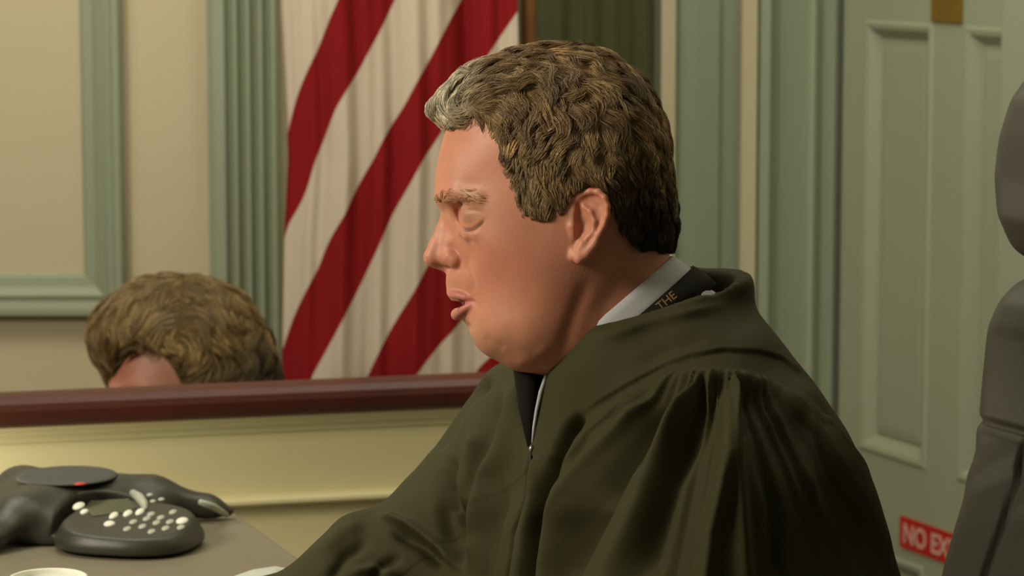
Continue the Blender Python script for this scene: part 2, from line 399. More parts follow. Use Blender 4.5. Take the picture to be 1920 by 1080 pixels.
for c0, c1 in ((s_a, s_b), (s_c, ss[4])):
    for r0, r1 in ((.22, zb - .16), (zb, zt), (zt + .14, 2.08)):
        b2 = bmesh.new(); R = frame(b2, A, dA, (0, 0, 1), nA, c0, c1, r0, r1, [(0, .0), (.006, .004), (.014, .002), (.030, -.016), (.034, -.016), (.036, -.012), (.05, -.010)])
        b2.faces.new(R[-1]); bmo('door_panel', b2, M['sage_door'], door)
s0, zq = sz(1750, 41); s1 = sz(1806, 41)[0]
b2 = bmesh.new(); wbox(b2, s0, s1, zq, zq + .2, 0, .006); bmo('brass_plate', b2, M['brass'], door, bevel=.002)['label'] = 'aged brass plate'
# red sign
s0, z0 = sz(1690, 1024); z1 = sz(1690, 966)[1]; s1 = s0 + (z1 - z0) * 3.95
sg = empty('sign', A + dA * s0 + nA * .004 + np.array([0, 0, z0]), 'red rectangular sign with pale letters NO EXIT low on the green door', 'sign')
b2 = bmesh.new(); wbox(b2, s0, s1, z0, z1, .0005, .004); bmo('sign_board', b2, M['signred'], sg)
def text(name, s, size, m, parent, origin, ax, ay, nn, extrude=.0004, align='LEFT', bold=0.0):
    c = bpy.data.curves.new(name, 'FONT'); c.body = s; c.size = size; c.extrude = extrude; c.offset = bold; c.align_x = align
    o = bpy.data.objects.new(name, c); COL.objects.link(o); dg = bpy.context.evaluated_depsgraph_get(); me = bpy.data.meshes.new_from_object(o.evaluated_get(dg)); bpy.data.objects.remove(o)
    Mx = Matrix((list(ax) + [0], list(ay) + [0], list(nn) + [0], [0, 0, 0, 1])).transposed(); Mx.translation = Vector([float(q) for q in origin]); me.transform(Mx)
    me.materials.clear(); return link(name, me, m, parent)
hh = z1 - z0
text('lettering', 'NO EXIT', hh * .88, M['signtxt'], sg, A + dA * (s0 + hh * .22) + nA * .0045 + np.array([0, 0, z0 + hh * .2]), dA, (0, 0, 1), nA, .0004, bold=.0011)

# dark olive folded sheet behind the flag pole
x0, x1 = X5(940), X5(1222); NU = 120
V = []; 
for j, z in enumerate(np.linspace(.0, 2.95, 30)):
    for i in range(NU):
        t = i / (NU - 1); V.append((x0 + (x1 - x0) * t, YB - .10 + .004 * math.sin(t * 31) + .002 * math.sin(t * 57 + 1) + .05 * t, z))
V = np.array(V); V2 = V + [0, .012, 0]; n = len(V); Q = [[j * NU + i, j * NU + i + 1, (j + 1) * NU + i + 1, (j + 1) * NU + i] for j in range(29) for i in range(NU - 1)]
Q = np.array(Q); bd = list(range(NU)) + [j * NU + NU - 1 for j in range(1, 30)] + [29 * NU + i for i in range(NU - 2, -1, -1)] + [j * NU for j in range(28, 0, -1)]
Qe = np.array([[bd[i], bd[(i + 1) % len(bd)], bd[(i + 1) % len(bd)] + n, bd[i] + n] for i in range(len(bd))])
o = link('backdrop', npmesh('backdrop', np.r_[V, V2], np.r_[Q, Q[:, ::-1] + n, Qe[:, ::-1]]), M['backdrop'], None, (x0, YB - .1, 0))  # plain dark olive sheet set just before the back wall
tag(o, 'dark olive green sheet hanging to the right of the striped flag', 'backdrop')

# ------------------------------------------------------------------ flag
YF = 4.35
B = {0: [(527, -40), (500, 60)], 1: [(650, -40), (635, 0), (592, 100), (550, 200), (528, 300), (505, 400)],
     2: [(762, -40), (740, 0), (690, 100), (632, 200), (588, 310), (540, 420), (510, 500)],
     3: [(888, -40), (865, 0), (812, 100), (757, 200), (700, 300), (648, 400), (598, 500), (548, 600), (520, 680)],
     4: [(1010, -40), (978, 10), (918, 100), (856, 200), (793, 300), (737, 400), (692, 500), (642, 600), (588, 700), (560, 760)],
     5: [(960, 200), (900, 320), (850, 410), (795, 510), (740, 605), (690, 705), (660, 770)],
     6: [(985, 400), (925, 500), (868, 600), (777, 705), (740, 760)], 7: [(1010, 560), (900, 690), (870, 740)], 8: [(1020, 700), (990, 760)]}
pts, vals = [], []
for kk, L in B.items():
    for p in L: pts.append(p); vals.append(kk)
ph = tps(pts, vals, .02)
NU, NV = 200, 150; us = np.linspace(0, 1, NU); vs_ = np.linspace(-330, 1250, NV)
U, Vv = np.meshgrid(us, vs_, indexing='xy')
left = np.interp(Vv, [-330, 0, 150, 300, 450, 700, 1250], [560, 523, 532, 538, 530, 526, 520]); right = np.interp(Vv, [-330, 0, 300, 1250], [955, 970, 975, 985])
px = left + (right - left) * U
pleat = .011 * np.sin(U * 17 + .5 + Vv * .0007) + .006 * np.sin(U * 41 + 1.3 - Vv * .0012) + .0025 * np.sin(U * 83 + Vv * .004) + .012 * np.sin(U * 6 + 2)
base = np.stack([onY(600, v, YF)[2] * np.ones(NU) for v in vs_]); X = (px - 960) / FPX * (YF / math.cos(TH)) * 1.0
X = np.array([[onY(px[j, i], vs_[j], YF)[0] for i in range(NU)] for j in range(NV)])
phi = ph(px, Vv) ; V = np.stack([X, YF + pleat, base], 2).reshape(-1, 3); n = len(V)
idx = np.arange(n).reshape(NV, NU); Q = np.stack([idx[:-1, :-1], idx[1:, :-1], idx[1:, 1:], idx[:-1, 1:]], 2).reshape(-1, 4)
bd = list(idx[0]) + list(idx[1:, -1]) + list(idx[-1, ::-1][1:]) + list(idx[::-1, 0][1:-1])
Qe = np.array([[bd[i], bd[(i + 1) % len(bd)], bd[(i + 1) % len(bd)] + n, bd[i] + n] for i in range(len(bd))])
mf = mat('flag_cloth', (1, 1, 1), .85, spec=.2, bump=.15, bscale=500); nt = mf.node_tree
a = nt.nodes.new('ShaderNodeAttribute'); a.attribute_name = 'phi'; m1 = nt.nodes.new('ShaderNodeMath'); m1.operation = 'ADD'; m1.inputs[1].default_value = 10
m2 = nt.nodes.new('ShaderNodeMath'); m2.operation = 'MODULO'; m2.inputs[1].default_value = 2; m3 = nt.nodes.new('ShaderNodeMath'); m3.operation = 'GREATER_THAN'; m3.inputs[1].default_value = 1
mx = nt.nodes.new('ShaderNodeMix'); mx.data_type = 'RGBA'; mx.inputs[6].default_value = (0.50, 0.42, 0.33, 1); mx.inputs[7].default_value = (0.20, 0.004, 0.006, 1)
nt.links.new(a.outputs['Fac'], m1.inputs[0]); nt.links.new(m1.outputs[0], m2.inputs[0]); nt.links.new(m2.outputs[0], m3.inputs[0]); nt.links.new(m3.outputs[0], mx.inputs[0]); nt.links.new(mx.outputs[2], nt.nodes['Principled BSDF'].inputs['Base Color'])
pp = onY(990, 300, YF + .03)
flag = empty('flag', (pp[0], pp[1], 0), 'large red and white striped flag hanging in folds from its pole', 'flag')
link('flag_cloth', npmesh('flag_cloth', np.r_[V, V + [0, .003, 0]], np.r_[Q, Q[:, ::-1] + n, Qe[:, ::-1]], phi=np.r_[phi.ravel(), phi.ravel()]), mf, flag)
M['pole'] = mat('pole_wood', (.12, .045, .01), .4, noise=.2)
bmo('flag_pole', tube([(pp[0], pp[1], .05), (pp[0], pp[1], 2.4)], .012, 16), M['pole'], flag, True)
bmo('pole_base', lathe([(0, 0), (.16, 0), (.16, .02), (.12, .04), (.03, .06), (.022, .12), (0, .12)], (pp[0], pp[1], 0)), M['brass'], flag, True)
bmo('finial', lathe([(0, 0), (.02, .01), (.03, .04), (.012, .09), (0, .13)], (pp[0], pp[1], 2.4), 24), M['brass'], flag, True)

# ------------------------------------------------------------------ low partition with a cherry rail
ZR = .88; a0 = onz(0, 743, ZR); a1 = onz(890, 706, ZR); dr = (a1 - a0) / np.linalg.norm(a1 - a0); e0 = a0 - dr * 1.2; e1 = a1 + dr * .06
nr = np.array([dr[1], -dr[0], 0]); part_o = empty('low_partition', (e0[0], e0[1], 0), 'low cream panelled partition with a dark cherry wood top rail', 'partition')
e0 = np.array([e0[0], e0[1], 0]); e1 = np.array([e1[0], e1[1], 0])
q = .000645
bmo('top_rail', extr([(-.046, ZR - .036), (-.046, ZR - .008), (-.042, ZR - .003), (-.032, ZR), (-.010, ZR), (.000, ZR - .003), (.006, ZR - .010), (.008, ZR - .018), (.006, ZR - .028), (.000, ZR - .036), (-.006, ZR - .040), (-.006, ZR - .036)], e0, e1, nr), M['cherry'], part_o)
zt0 = ZR - .036
bmo('panelling', extr([(-.044, .0), (-.044, zt0), (-.006, zt0), (-.010, zt0 - .008), (-.016, zt0 - .012), (-.018, zt0 - .016), (-.024, zt0 - .018), (-.027, zt0 - .026), (-.031, zt0 - .028),
     (-.034, zt0 - .105), (-.024, zt0 - .107), (-.019, zt0 - .110), (-.019, zt0 - .114), (-.024, zt0 - .118), (-.04, zt0 - .120), (-.040, zt0 - .13), (-.040, .12), (-.02, .115), (-.02, .0)], e0, e1, nr), M['partition'], part_o)

# ------------------------------------------------------------------ desk
ZT = .80
pA = onz(432, 955, ZT); pB = onz(565, 1050, ZT); de = (pB - pA) / np.linalg.norm(pB - pA)
bk = pA - de * .03; bk2 = bk + np.array([-1.3, -.06, 0]); pts = [bk2, bk, pA + de * .2, pA + de * .5, pA + de * .8 + np.array([-.03, 0, 0]), pA + de * 1.15 + np.array([-.09, 0, 0]), pA + de * 1.5 + np.array([-.20, 0, 0]), bk2 + np.array([0, -1.5, 0])]
desk = empty('desk', (pts[6][0] - .5, pts[6][1], 0), 'grey brown laminate desk top under the conference phone', 'desk')
bm = bmesh.new(); bv = [bm.verts.new((p[0], p[1], ZT - .03)) for p in pts]; tv = [bm.verts.new((p[0], p[1], ZT)) for p in pts]
bm.faces.new(bv); bm.faces.new(tv[::-1])
for i in range(len(pts)): j = (i + 1) % len(pts); bm.faces.new([bv[i], tv[i], tv[j], bv[j]])
bmo('desk_top', bm, M['desk'], desk, bevel=.003)
ctr = sum(pts) / len(pts)
for p in (pts[0], pts[1], pts[6], pts[7]):
    c = p + (ctr - p) * .16; bm = bmesh.new(); b_box(bm, (c[0], c[1], (ZT - .03) / 2), (.03, .03, (ZT - .03) / 2)); bmo('leg', bm, M['desk'], desk, bevel=.004)

# ------------------------------------------------------------------ conference phone
pc = onz(124, 984, ZT); pc[2] = ZT
phone = empty('conference_phone', pc, 'dark grey three-legged conference phone with a keypad on the desk', 'phone')
g = Grid((-.23, -.23, -.002), (.23, .23, .075), .002)
def PP(ang, r, z): a = math.radians(ang); return (r * math.cos(a), r * math.sin(a), z)
g.ell((0, 0, .010), (.112, .112, .041), .01)
for an in (10, 130, 248):
    g.chain([PP(an, .03, .030), PP(an, .09, .027), PP(an, .15, .015), PP(an, .172, .009)], [.034, .026, .013, .007], .014, sc=(1, 1, 1.2))
kc = onz(243, 1003, ZT + .012) - pc
def kwell(x, y, z):
    X = x - kc[0]; Y = y - kc[1]; th_ = math.radians(-14); A_ = (X * math.cos(th_) + Y * math.sin(th_)) / .079; B_ = (-X * math.sin(th_) + Y * math.cos(th_)) / .070
    return np.maximum(((np.abs(A_)**2.6 + np.abs(B_)**2.6)**(1 / 2.6) - 1) * .07, .012 - z)
g.op(lambda x, y, z: -(z - .053) + 0 * x + 0 * y, (-.3, -.3, -.1), (.3, .3, .1), .004, 'sub')
g.op(lambda x, y, z: (z - .001) + 0 * x + 0 * y, (-.3, -.3, -.1), (.3, .3, .1), .002, 'sub')
g.op(kwell, kc - [.09, .09, .05], kc + [.09, .09, .05], .004, 'sub', pad=.02)
V, Q = g.nets(); V = relax(V, Q, 2); link('phone_body', npmesh('phone_body', V + pc, Q), M['phone'], phone)
kc = onz(243, 1003, ZT + .012) - pc
g = Grid(kc - [.12, .11, .02], kc + [.12, .11, .05], .0018)
def kp(z0, r):
    def fn(x, y, z):
        X = x - kc[0]; Y = y - kc[1]; th_ = math.radians(-14); A_ = (X * math.cos(th_) + Y * math.sin(th_)) / r[0]; B_ = (-X * math.sin(th_) + Y * math.cos(th_)) / r[1]
        q_ = (np.abs(A_)**2.6 + np.abs(B_)**2.6)**(1 / 2.6); return (q_ - 1) * min(r)
    return fn
ZK = lambda x, y: ZT + .030 + (y - kc[1] - pc[1]) * .14
base_f = kp(0, (.075, .066))
g.op(lambda x, y, z: np.maximum(np.maximum(base_f(x, y, z) + np.maximum(z - .012, 0) * .5, z - .030 - (y - kc[1]) * .14), .003 - z), kc - [.1, .1, .05], kc + [.1, .1, .05], .001, pad=.05)
g.blur(3); V, Q = g.nets(); V = relax(V, Q, 2); kpad = link('keypad', npmesh('keypad', V + pc, Q), M['phone'], phone)
nK = np.array([0, -.14, 1.0]); nK /= np.linalg.norm(nK); pK = np.array([kc[0] + pc[0], kc[1] + pc[1], ZT + .030])
def button(zx, zy, wx, wy, m, ang=-8, h=.0016):
    c = onpl(zx / 4.364, 860 + zy / 4.364, pK, nK); bm = bmesh.new(); bmesh.ops.create_uvsphere(bm, u_segments=16, v_segments=8, radius=1)
    kx = pK[1] / FPX; bmesh.ops.scale(bm, vec=(wx * kx / 2, wy * kx / 2, h), verts=bm.verts)
    bmesh.ops.rotate(bm, matrix=Matrix.Rotation(math.radians(ang), 3, 'Z'), verts=bm.verts); bmesh.ops.rotate(bm, matrix=Matrix.Rotation(math.atan(.14), 3, 'X'), verts=bm.verts)
    bmesh.ops.translate(bm, vec=c, verts=bm.verts); return bmo('key', bm, m, kpad, True)
for zx, zy in ((1040, 575), (1165, 555), (1090, 518), (1240, 597), (1200, 492), (1280, 525), (1235, 455), (1355, 570), (1390, 517), (1315, 483), (1480, 562), (1415, 437)): button(zx, zy, 15, 27, M['key'])
for zx, zy in ((1225, 297), (1320, 333), (1250, 350)): button(zx, zy, 13, 16, M['key'])
for zx, zy, a_, b_ in ((645, 388, 22, 42), (690, 437, 16, 26), (930, 468, 16, 38), (1045, 450, 16, 38), (1145, 437, 16, 38), (895, 535, 22, 28), (1490, 510, 23, 36)): button(zx, zy, a_, b_, M['keyw'], h=.0026)
bm = bmesh.new(); cs = [onpl(zx / 4.364, 860 + zy / 4.364, pK + nK * .0008, nK) for zx, zy in ((740, 345), (1050, 325), (1120, 400), (1010, 440), (900, 450), (760, 470), (690, 410))]
bv = [bm.verts.new(c) for c in cs]; bm.faces.new(bv); r_ = bmesh.ops.extrude_face_region(bm, geom=bm.faces[:]); bmesh.ops.translate(bm, vec=-nK * .003, verts=[v for v in r_['geom'] if isinstance(v, bmesh.types.BMVert)])
bmo('display', bm, M['lcd'], kpad)
cs = [onpl(zx / 4.364, 860 + zy / 4.364, pK + nK * .001, nK) for zx, zy in ((1085, 280), (1140, 320), (1175, 370), (1190, 415))]
bmo('bezel_highlight', tube(cs, [.004, .0055, .005, .002], 10), M['key'], kpad, True)  # pale tube modelled in place of the highlight on the display edge
tp = onz(118, 899, ZT + .0535)
bm = lathe([(0, .0015), (.045, .0015), (.052, .0008), (.054, -.001), (0, -.001)], (pc[0] + .002, pc[1], ZT + .0535), 48); bmo('speaker_grille', bm, M['phone_top'], phone, True)
lg = onz(150, 908, ZT + .055); bm = lathe([(0, .0012), (.005, .0012), (.007, 0), (0, -.001)], (lg[0], lg[1], ZT + .0552), 20); bmo('red_mark', bm, M['redlogo'], phone, True)['label'] = 'small red mark on the phone top'
c1 = [onz(375, 941, ZT + .03), onz(400, 950, ZT + .022), onz(425, 965, ZT + .006), onz(436, 972, ZT + .004), onz(446, 961, ZT + .004)]
bmo('pale_strip', tube(c1[:3], [.003, .004, .003], 10), M['key'], phone, True)  # pale strip along the tip of the right leg

# ------------------------------------------------------------------ foam cup and sheet
c = P(90, 1080, 2.62); hc = c[2] - ZT
cup = empty('foam_cup', (c[0], c[1], ZT), 'white foam cup at the near left corner of the desk', 'cup'); R = 74 * 2.62 / FPX
bmo('cup_body', lathe([(0, .002), (R * .66, .002), (R * .92, hc - .002), (R * .93, hc - .001)][::-1] + [(0, 0)] if False else [(0, .0), (R * .68, .0), (R * .7, .002), (R * .96, hc - .004), (R * .90, hc - .004), (R * .66, .006), (0, .006)], (c[0], c[1], ZT), 64), M['foam'], cup, True)
bmo('rim', lathe([(R * .90, hc - .005), (R * .90, hc - .001), (R * .94, hc), (R, hc - .001), (R * 1.01, hc - .004), (R * .97, hc - .006), (R * .90, hc - .005)], (c[0], c[1], ZT), 64), M['foam'], cup, True)
# papers beside the sleeve: a curled white sheet whose rolled corner shows
pl0 = P(514, 1068, 2.60); hz = pl0[2] - ZT; cur = [(-.15, .0015), (-.12, .012), (-.085, hz * .45), (-.05, hz * .80), (-.02, hz * .955), (0, hz), (.008, hz - .0015), (.0125, hz - .006), (.0145, hz - .014), (.012, hz - .024)]
bm = bmesh.new(); rows = []
for j in range(13):
    b = j / 12; rows.append([bm.verts.new((pl0[0] + x - .02 * b, pl0[1] + .01 - .095 * b, ZT + .001 + z * (1 - .25 * b))) for x, z in cur])
for a, b in zip(rows, rows[1:]):
    for i in range(len(cur) - 1): bm.faces.new([a[i], a[i + 1], b[i + 1], b[i]])
r_ = bmesh.ops.solidify(bm, geom=bm.faces[:], thickness=.0006)
o = bmo('paper_sheet', bm, M['paper'], None, True, origin=(pl0[0] - .1, pl0[1] - .1, ZT)); tag(o, 'white curled paper sheet at the end of the black sleeve', 'paper')

# ------------------------------------------------------------------ the judge: head and body
ST = 2.0
g = Grid((776, 96, -214), (1400, 860, 214), ST)
sil = [(838, 240), (829, 265), (821, 300), (816, 335), (815, 362), (822, 385), (832, 405), (840, 440), (848, 475), (839, 505), (836, 530), (839, 550), (850, 572), (866, 598), (879, 618), (888, 640), (902, 659), (930, 676), (958, 692), (990, 700), (1020, 704), (1042, 712), (1052, 740), (1060, 780), (1066, 830),
       (853, 205), (885, 170), (930, 143), (985, 124), (1045, 117), (1110, 125), (1165, 150), (1208, 195), (1234, 250), (1245, 310), (1246, 370), (1243, 425), (1252, 470), (1275, 520), (1305, 580), (1345, 650), (1385, 720), (1420, 800)]
inn = [(860, 270, 74), (848, 320, 78), (842, 360, 76), (880, 225, 82), (900, 300, 116), (890, 350, 110), (950, 250, 138), (950, 330, 141), (1000, 200, 135), (1000, 300, 160), (1080, 180, 138), (1080, 260, 170), (1080, 340, 176),
       (1160, 230, 148), (1160, 320, 166), (1205, 300, 130), (1200, 400, 122), (1140, 420, 158), (1190, 470, 122), (850, 385, 66), (900, 392, 118), (950, 400, 144), (1010, 420, 158),
       (862, 430, 58), (880, 440, 88), (905, 455, 117), (950, 465, 144), (1000, 475, 158), (1060, 470, 164), (1110, 470, 160), (872, 490, 54), (895, 500, 92), (930, 512, 122), (980, 525, 148), (1040, 535, 158), (1100, 540, 148),
       (856, 525, 36), (856, 545, 32), (876, 576, 48), (889, 564, 62), (915, 568, 96), (960, 575, 131), (1010, 585, 150), (1060, 590, 148), (900, 620, 72), (930, 632, 102), (980, 640, 128), (1040, 640, 134), (950, 668, 72), (990, 675, 94), (1030, 672, 104),
       (1100, 650, 128), (1150, 560, 134), (1205, 520, 114), (1160, 650, 134), (1225, 610, 118), (1120, 740, 132), (1200, 740, 146), (1290, 720, 110), (1300, 800, 130), (1180, 820, 150)]
fieldH(g, sil, inn)
# eye sockets, brow, lids
g.ell((868, 402, 84), (30, 24, 34), 16, 'sub', True)
g.chain([(828, 374, 14), (838, 368, 52), (862, 366, 84), (900, 374, 112)], [8, 10, 10, 8], 18, ab=True)
g.ell((896, 404, 72), (33, 29, 34), 13, 'add', True)
g.chain([(864, 432, 68), (876, 442, 86), (895, 442, 102)], [5, 6, 5], 18, ab=True)
# nose
g.chain([(839, 402, 0), (831, 428, 0), (820, 458, 0), (812, 482, 0)], [11, 13, 15, 18.5], 9)
g.chain([(852, 425, 10), (848, 455, 12), (842, 480, 13)], [16, 20, 20], 14, ab=True)
g.chain([(846, 482, 27), (855, 488, 30)], [15, 16], 5, ab=True)
g.chain([(816, 497, 0), (838, 506, 0)], [6.5, 6], 6)
g.chain([(824, 506, 12), (842, 504, 17)], [4.6, 5.6], 3, 'sub', True)
g.chain([(872, 470, 36), (872, 492, 40), (864, 508, 38)], [1.2, 2.0, 1.5], 5, 'sub', True)
# lips and the open mouth
def arc(u0, v0, u1, v1, w1, n=9): return [(u0 + (u1 - u0) * (1 - math.cos(t)), v0 + (v1 - v0) * (1 - math.cos(t))**.8, w1 * math.sin(t)) for t in np.linspace(0, math.pi / 2, n)]
g.ell((864, 571, 0), (20, 10, 32), 4, 'sub')
up = arc(847, 549, 889, 561, 54); lo_ = arc(856, 590, 889, 569, 54)
g.chain([(a, b, c) for a, b, c in up], list(np.linspace(8.5, 4.5, 9)), 5, ab=True)
g.chain([(a, b, c) for a, b, c in lo_], list(np.linspace(11, 4.5, 9)), 5, ab=True)
g.chain([(858, 572, 24), (868, 569, 46), (880, 565.5, 58), (894, 565, 64)], [5, 3.6, 2.2, 1.5], 3, 'sub', True)
g.chain([(864, 614, 0), (880, 612, 34)], [2.5, 1.5], 14, 'sub', True)
# ear
EA = lambda u: 158 + (u - 1065) * .52
def earp(L, dz=0): return [(u, v, EA(u) + dz) for u, v in L]
rim = [(1074, 398), (1074, 382), (1086, 370), (1102, 364.5), (1117, 366), (1128, 377), (1133, 393), (1132, 410), (1126, 428), (1117, 444), (1110, 460), (1097, 476), (1083, 487), (1072, 482), (1069, 470)]
op = [(1062, 398), (1070, 378), (1085, 366), (1103, 361), (1118, 363), (1130, 374), (1137, 392), (1135, 411), (1128, 430), (1119, 445), (1113, 461), (1099, 480), (1083, 492), (1070, 486), (1064, 470), (1066, 440)]
def earplate(x, y, z):
    zz = np.abs(z); UU, VV = np.meshgrid(x.ravel(), y.ravel(), indexing='ij'); d = psdf(UU, VV, op)[:, :, None] + 3
    a = EA(x); return np.maximum(d, np.abs(zz - a + 4) - 4.5)
g.op(earplate, (1060, 355, -214), (1142, 498, 214), 4, pad=6)
g.ell((1088, 428, 156), (22, 44, 22), 10, 'add', True)
g.chain(earp([(1080, 392), (1086, 425), (1083, 446)], 6), [6, 13, 8], 5, 'sub', True)
g.chain(earp([(1098, 384), (1114, 392), (1118, 412)], 8), [5, 6, 4], 5, 'sub', True)
g.chain(earp(rim, 3), [5, 5.5, 6, 6, 6, 6, 5.5, 5.5, 5.5, 6, 8, 9.5, 10, 8, 5], 4, ab=True)
g.chain(earp([(1090, 392), (1103, 402), (1110, 420), (1108, 438), (1097, 450)], 3), [3.5, 4.5, 5, 5, 5.5], 5, ab=True)
g.chain(earp([(1066, 420), (1070, 428), (1070, 440)], 4), [5, 8, 5], 6, ab=True)
g.chain(earp([(1078, 452), (1074, 458)], 5), [4, 3], 5, 'sub', True)
g.chain(earp([(1090, 462), (1084, 474)], 2), [11, 11], 6, ab=True)
g.blur(1)
HEAD = g
V, Q = g.nets(); V = relax(V, Q, 3, .4)
N = vnorm(V, Q)
u, v, aw = V[:, 0], V[:, 1], np.abs(V[:, 2])
def stroke(line, sig, amp, wlo=-1e9, whi=1e9):
    d, s_, r, L = pdist(u, v, line); t = smooth(np.minimum(r, L - r) / (L * .25 + 1e-6)) * .85 + .15
    return amp * np.exp(-(d / sig)**2) * t * ((aw > wlo) & (aw < whi))
D = np.zeros(len(V))
D += stroke([(863, 428), (875, 433), (888, 431), (900, 424), (912, 413)], 3.2, -3.6, 35)      # lash line
D += stroke([(864, 400), (878, 397), (892, 397), (908, 402)], 3.2, -1.6, 35)                 # lid crease
D += stroke([(866, 436), (878, 449), (890, 460)], 4, -2.2, 35)                               # tear trough
D += stroke([(856, 388), (860, 408), (864, 424)], 3, -4, 30)                                 # inner corner
D += stroke([(872, 490), (880, 512), (889, 535), (891, 552)], 7, -3.0, 30)                      # smile line
D += stroke([(889, 564), (898, 572), (903, 586)], 6, -1.3, 30)                                # mouth corner
D += stroke([(1100, 520), (1080, 570), (1062, 620), (1046, 665)], 13, -3.5, 60)               # jaw to neck
D += stroke([(1180, 480), (1150, 540), (1110, 590)], 16, -2.0, 60)
D += stroke([(905, 630), (925, 640), (950, 655)], 9, -1.8)
D += stroke([(1035, 640), (1000, 672), (960, 680)], 12, 2.0)
V = V + N * D[:, None]; V = relax(V, Q, 1, .3)
# skin tones, with eye socket shading painted in
skin = np.array([0.58, 0.245, 0.15]); C = np.tile(skin, (len(V), 1))
def blend(C, col, m): return C * (1 - m[:, None]) + np.array(col) * m[:, None]
def gm(x, y, sx, sy, a=1): return a * np.exp(-((u - x) / sx)**2 - ((v - y) / sy)**2)
C = blend(C, (0.50, 0.165, 0.105), np.clip(gm(925, 495, 50, 45, .5) + gm(1000, 505, 80, 70, .4), 0, 1))
C = blend(C, (0.50, 0.16, 0.10), gm(1105, 385, 35, 40, .55))
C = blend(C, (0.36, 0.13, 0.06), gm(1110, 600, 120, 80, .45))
C = blend(C, (0.53, 0.19, 0.12), gm(855, 485, 22, 18, .5))
C = blend(C, (0.42, 0.20, 0.11), gm(888, 402, 32, 24, .7) * (aw > 30))  # brown shade of the socket put into the skin colour
C = blend(C, (0.40, 0.21, 0.11), gm(930, 640, 60, 40, .35))
P3 = V * [1, 1, 1]; P3 = np.stack([u, v, aw], 1)
def near(L, r): 
    L = np.array(L, float); b = np.full(len(P3), 1e9)
    for a_, b_ in zip(L, L[1:]):
        e = b_ - a_; t = np.clip(((P3 - a_) @ e) / (e @ e + 1e-9), 0, 1); b = np.minimum(b, np.linalg.norm(P3 - a_ - t[:, None] * e, axis=1))
    return smooth((r + 3 - b) / 6)
C = blend(C, (0.50, 0.17, 0.14), .8 * near(up, 9) * (v > 545)); C = blend(C, (0.55, 0.20, 0.16), .85 * near(lo_, 12))
inside = smooth((u - 858) / 5) * ((aw < 46) & (v > 561) & (v < 583) & (u < 895))
C = blend(C, (0.12, 0.03, 0.02), np.clip(inside, 0, 1))
C = blend(C, (0.10, 0.03, 0.015), stroke([(866, 428), (878, 433), (890, 431), (902, 423), (911, 414)], 3.0, .9, 35))
C = blend(C, (0.30, 0.20, 0.10), np.clip(stroke([(830, 374), (850, 368), (880, 368), (905, 376)], 6, .4, 10), 0, 1))
body_me = [(LW(V), Q, C)]

# the rest of the body, hidden by the robe: trunk, arms, hands, legs
b = Grid((330, 660, -620), (1840, 2120, 600), 9.0)
b.chain([(1200, 780, 0), (1330, 1100, 0), (1470, 1500, 0), (1560, 1880, 0)], [125, 190, 200, 205], 80)
b.chain([(1330, 850, -270), (1180, 850, -20), (970, 870, 280)], [56, 110, 80], 60)
b.chain([(1350, 880, -290), (1300, 1240, -430)], [55, 55], 40); b.chain([(1300, 1240, -430), (960, 1262, -470)], [60, 38], 20)
b.chain([(940, 870, 300), (800, 1110, 310)], [70, 58], 40); b.chain([(800, 1110, 310), (480, 1150, 170)], [56, 36], 20)
b.chain([(1560, 1880, -170), (980, 1900, -330)], [160, 120], 60); b.chain([(1560, 1880, 170), (900, 1900, 130)], [160, 120], 60)
V, Q = b.nets(); V = relax(V, Q, 3); body_me.append((LW(V), Q, np.tile(skin, (len(V), 1))))
def hand(c, dirx, dirw, sgn):
    g2 = Grid(np.array(c) - 190, np.array(c) + 190, 3.2); c = np.array(c, float); a = np.array([dirx, 0.06, dirw]); a /= np.linalg.norm(a); s_ = np.cross(a, [0, 1, 0]); s_ /= np.linalg.norm(s_); s_ *= sgn; dn = np.array([0, 1.0, 0])
    pt = lambda f, s, d: c + a * f + s_ * s + dn * d
    for i, (o, L) in enumerate(((-42, 86), (-15, 98), (13, 92), (39, 72))):
        g2.chain([pt(-80, o * .5, 0), pt(0, o, -6)], [24, 21], 14)
        k = pt(0, o, -8); g2.chain([k, pt(L * .45, o * 1.12, -4), pt(L * .78, o * 1.16, 14), pt(L, o * 1.15, 32)], [19, 17, 15.5, 12.5], 3)
    g2.chain([pt(-60, -34, 6), pt(-22, -72, 14), pt(18, -86, 22), pt(44, -84, 30)], [24, 20, 17, 13], 10)
    g2.chain([pt(-150, 0, 4), pt(-80, 0, 0)], [32, 33], 20)
    V, Q = g2.nets(); return relax(V, Q, 2), Q
for c, dx_, dw_, sg_ in (((430, 1155, 130), -1, -.35, 1), ((900, 1275, -480), -1, -.1, -1)):
    V, Q = hand(c, dx_, dw_, sg_); body_me.append((LW(V), Q, np.tile(skin, (len(V), 1))))
VV, QQ, CC, k = [], [], [], 0
for a_, q_, c_ in body_me: VV.append(a_); QQ.append(q_ + k); CC.append(c_); k += len(a_)
seat = LW(np.array([[1560, 2080, 0]]))[0]
body = link('person', npmesh('person', np.concatenate(VV), np.concatenate(QQ), cols=np.concatenate(CC)), M['skin'], None, seat)
tag(body, 'man in a black judge robe speaking with lowered eyes, greying brown hair', 'person')

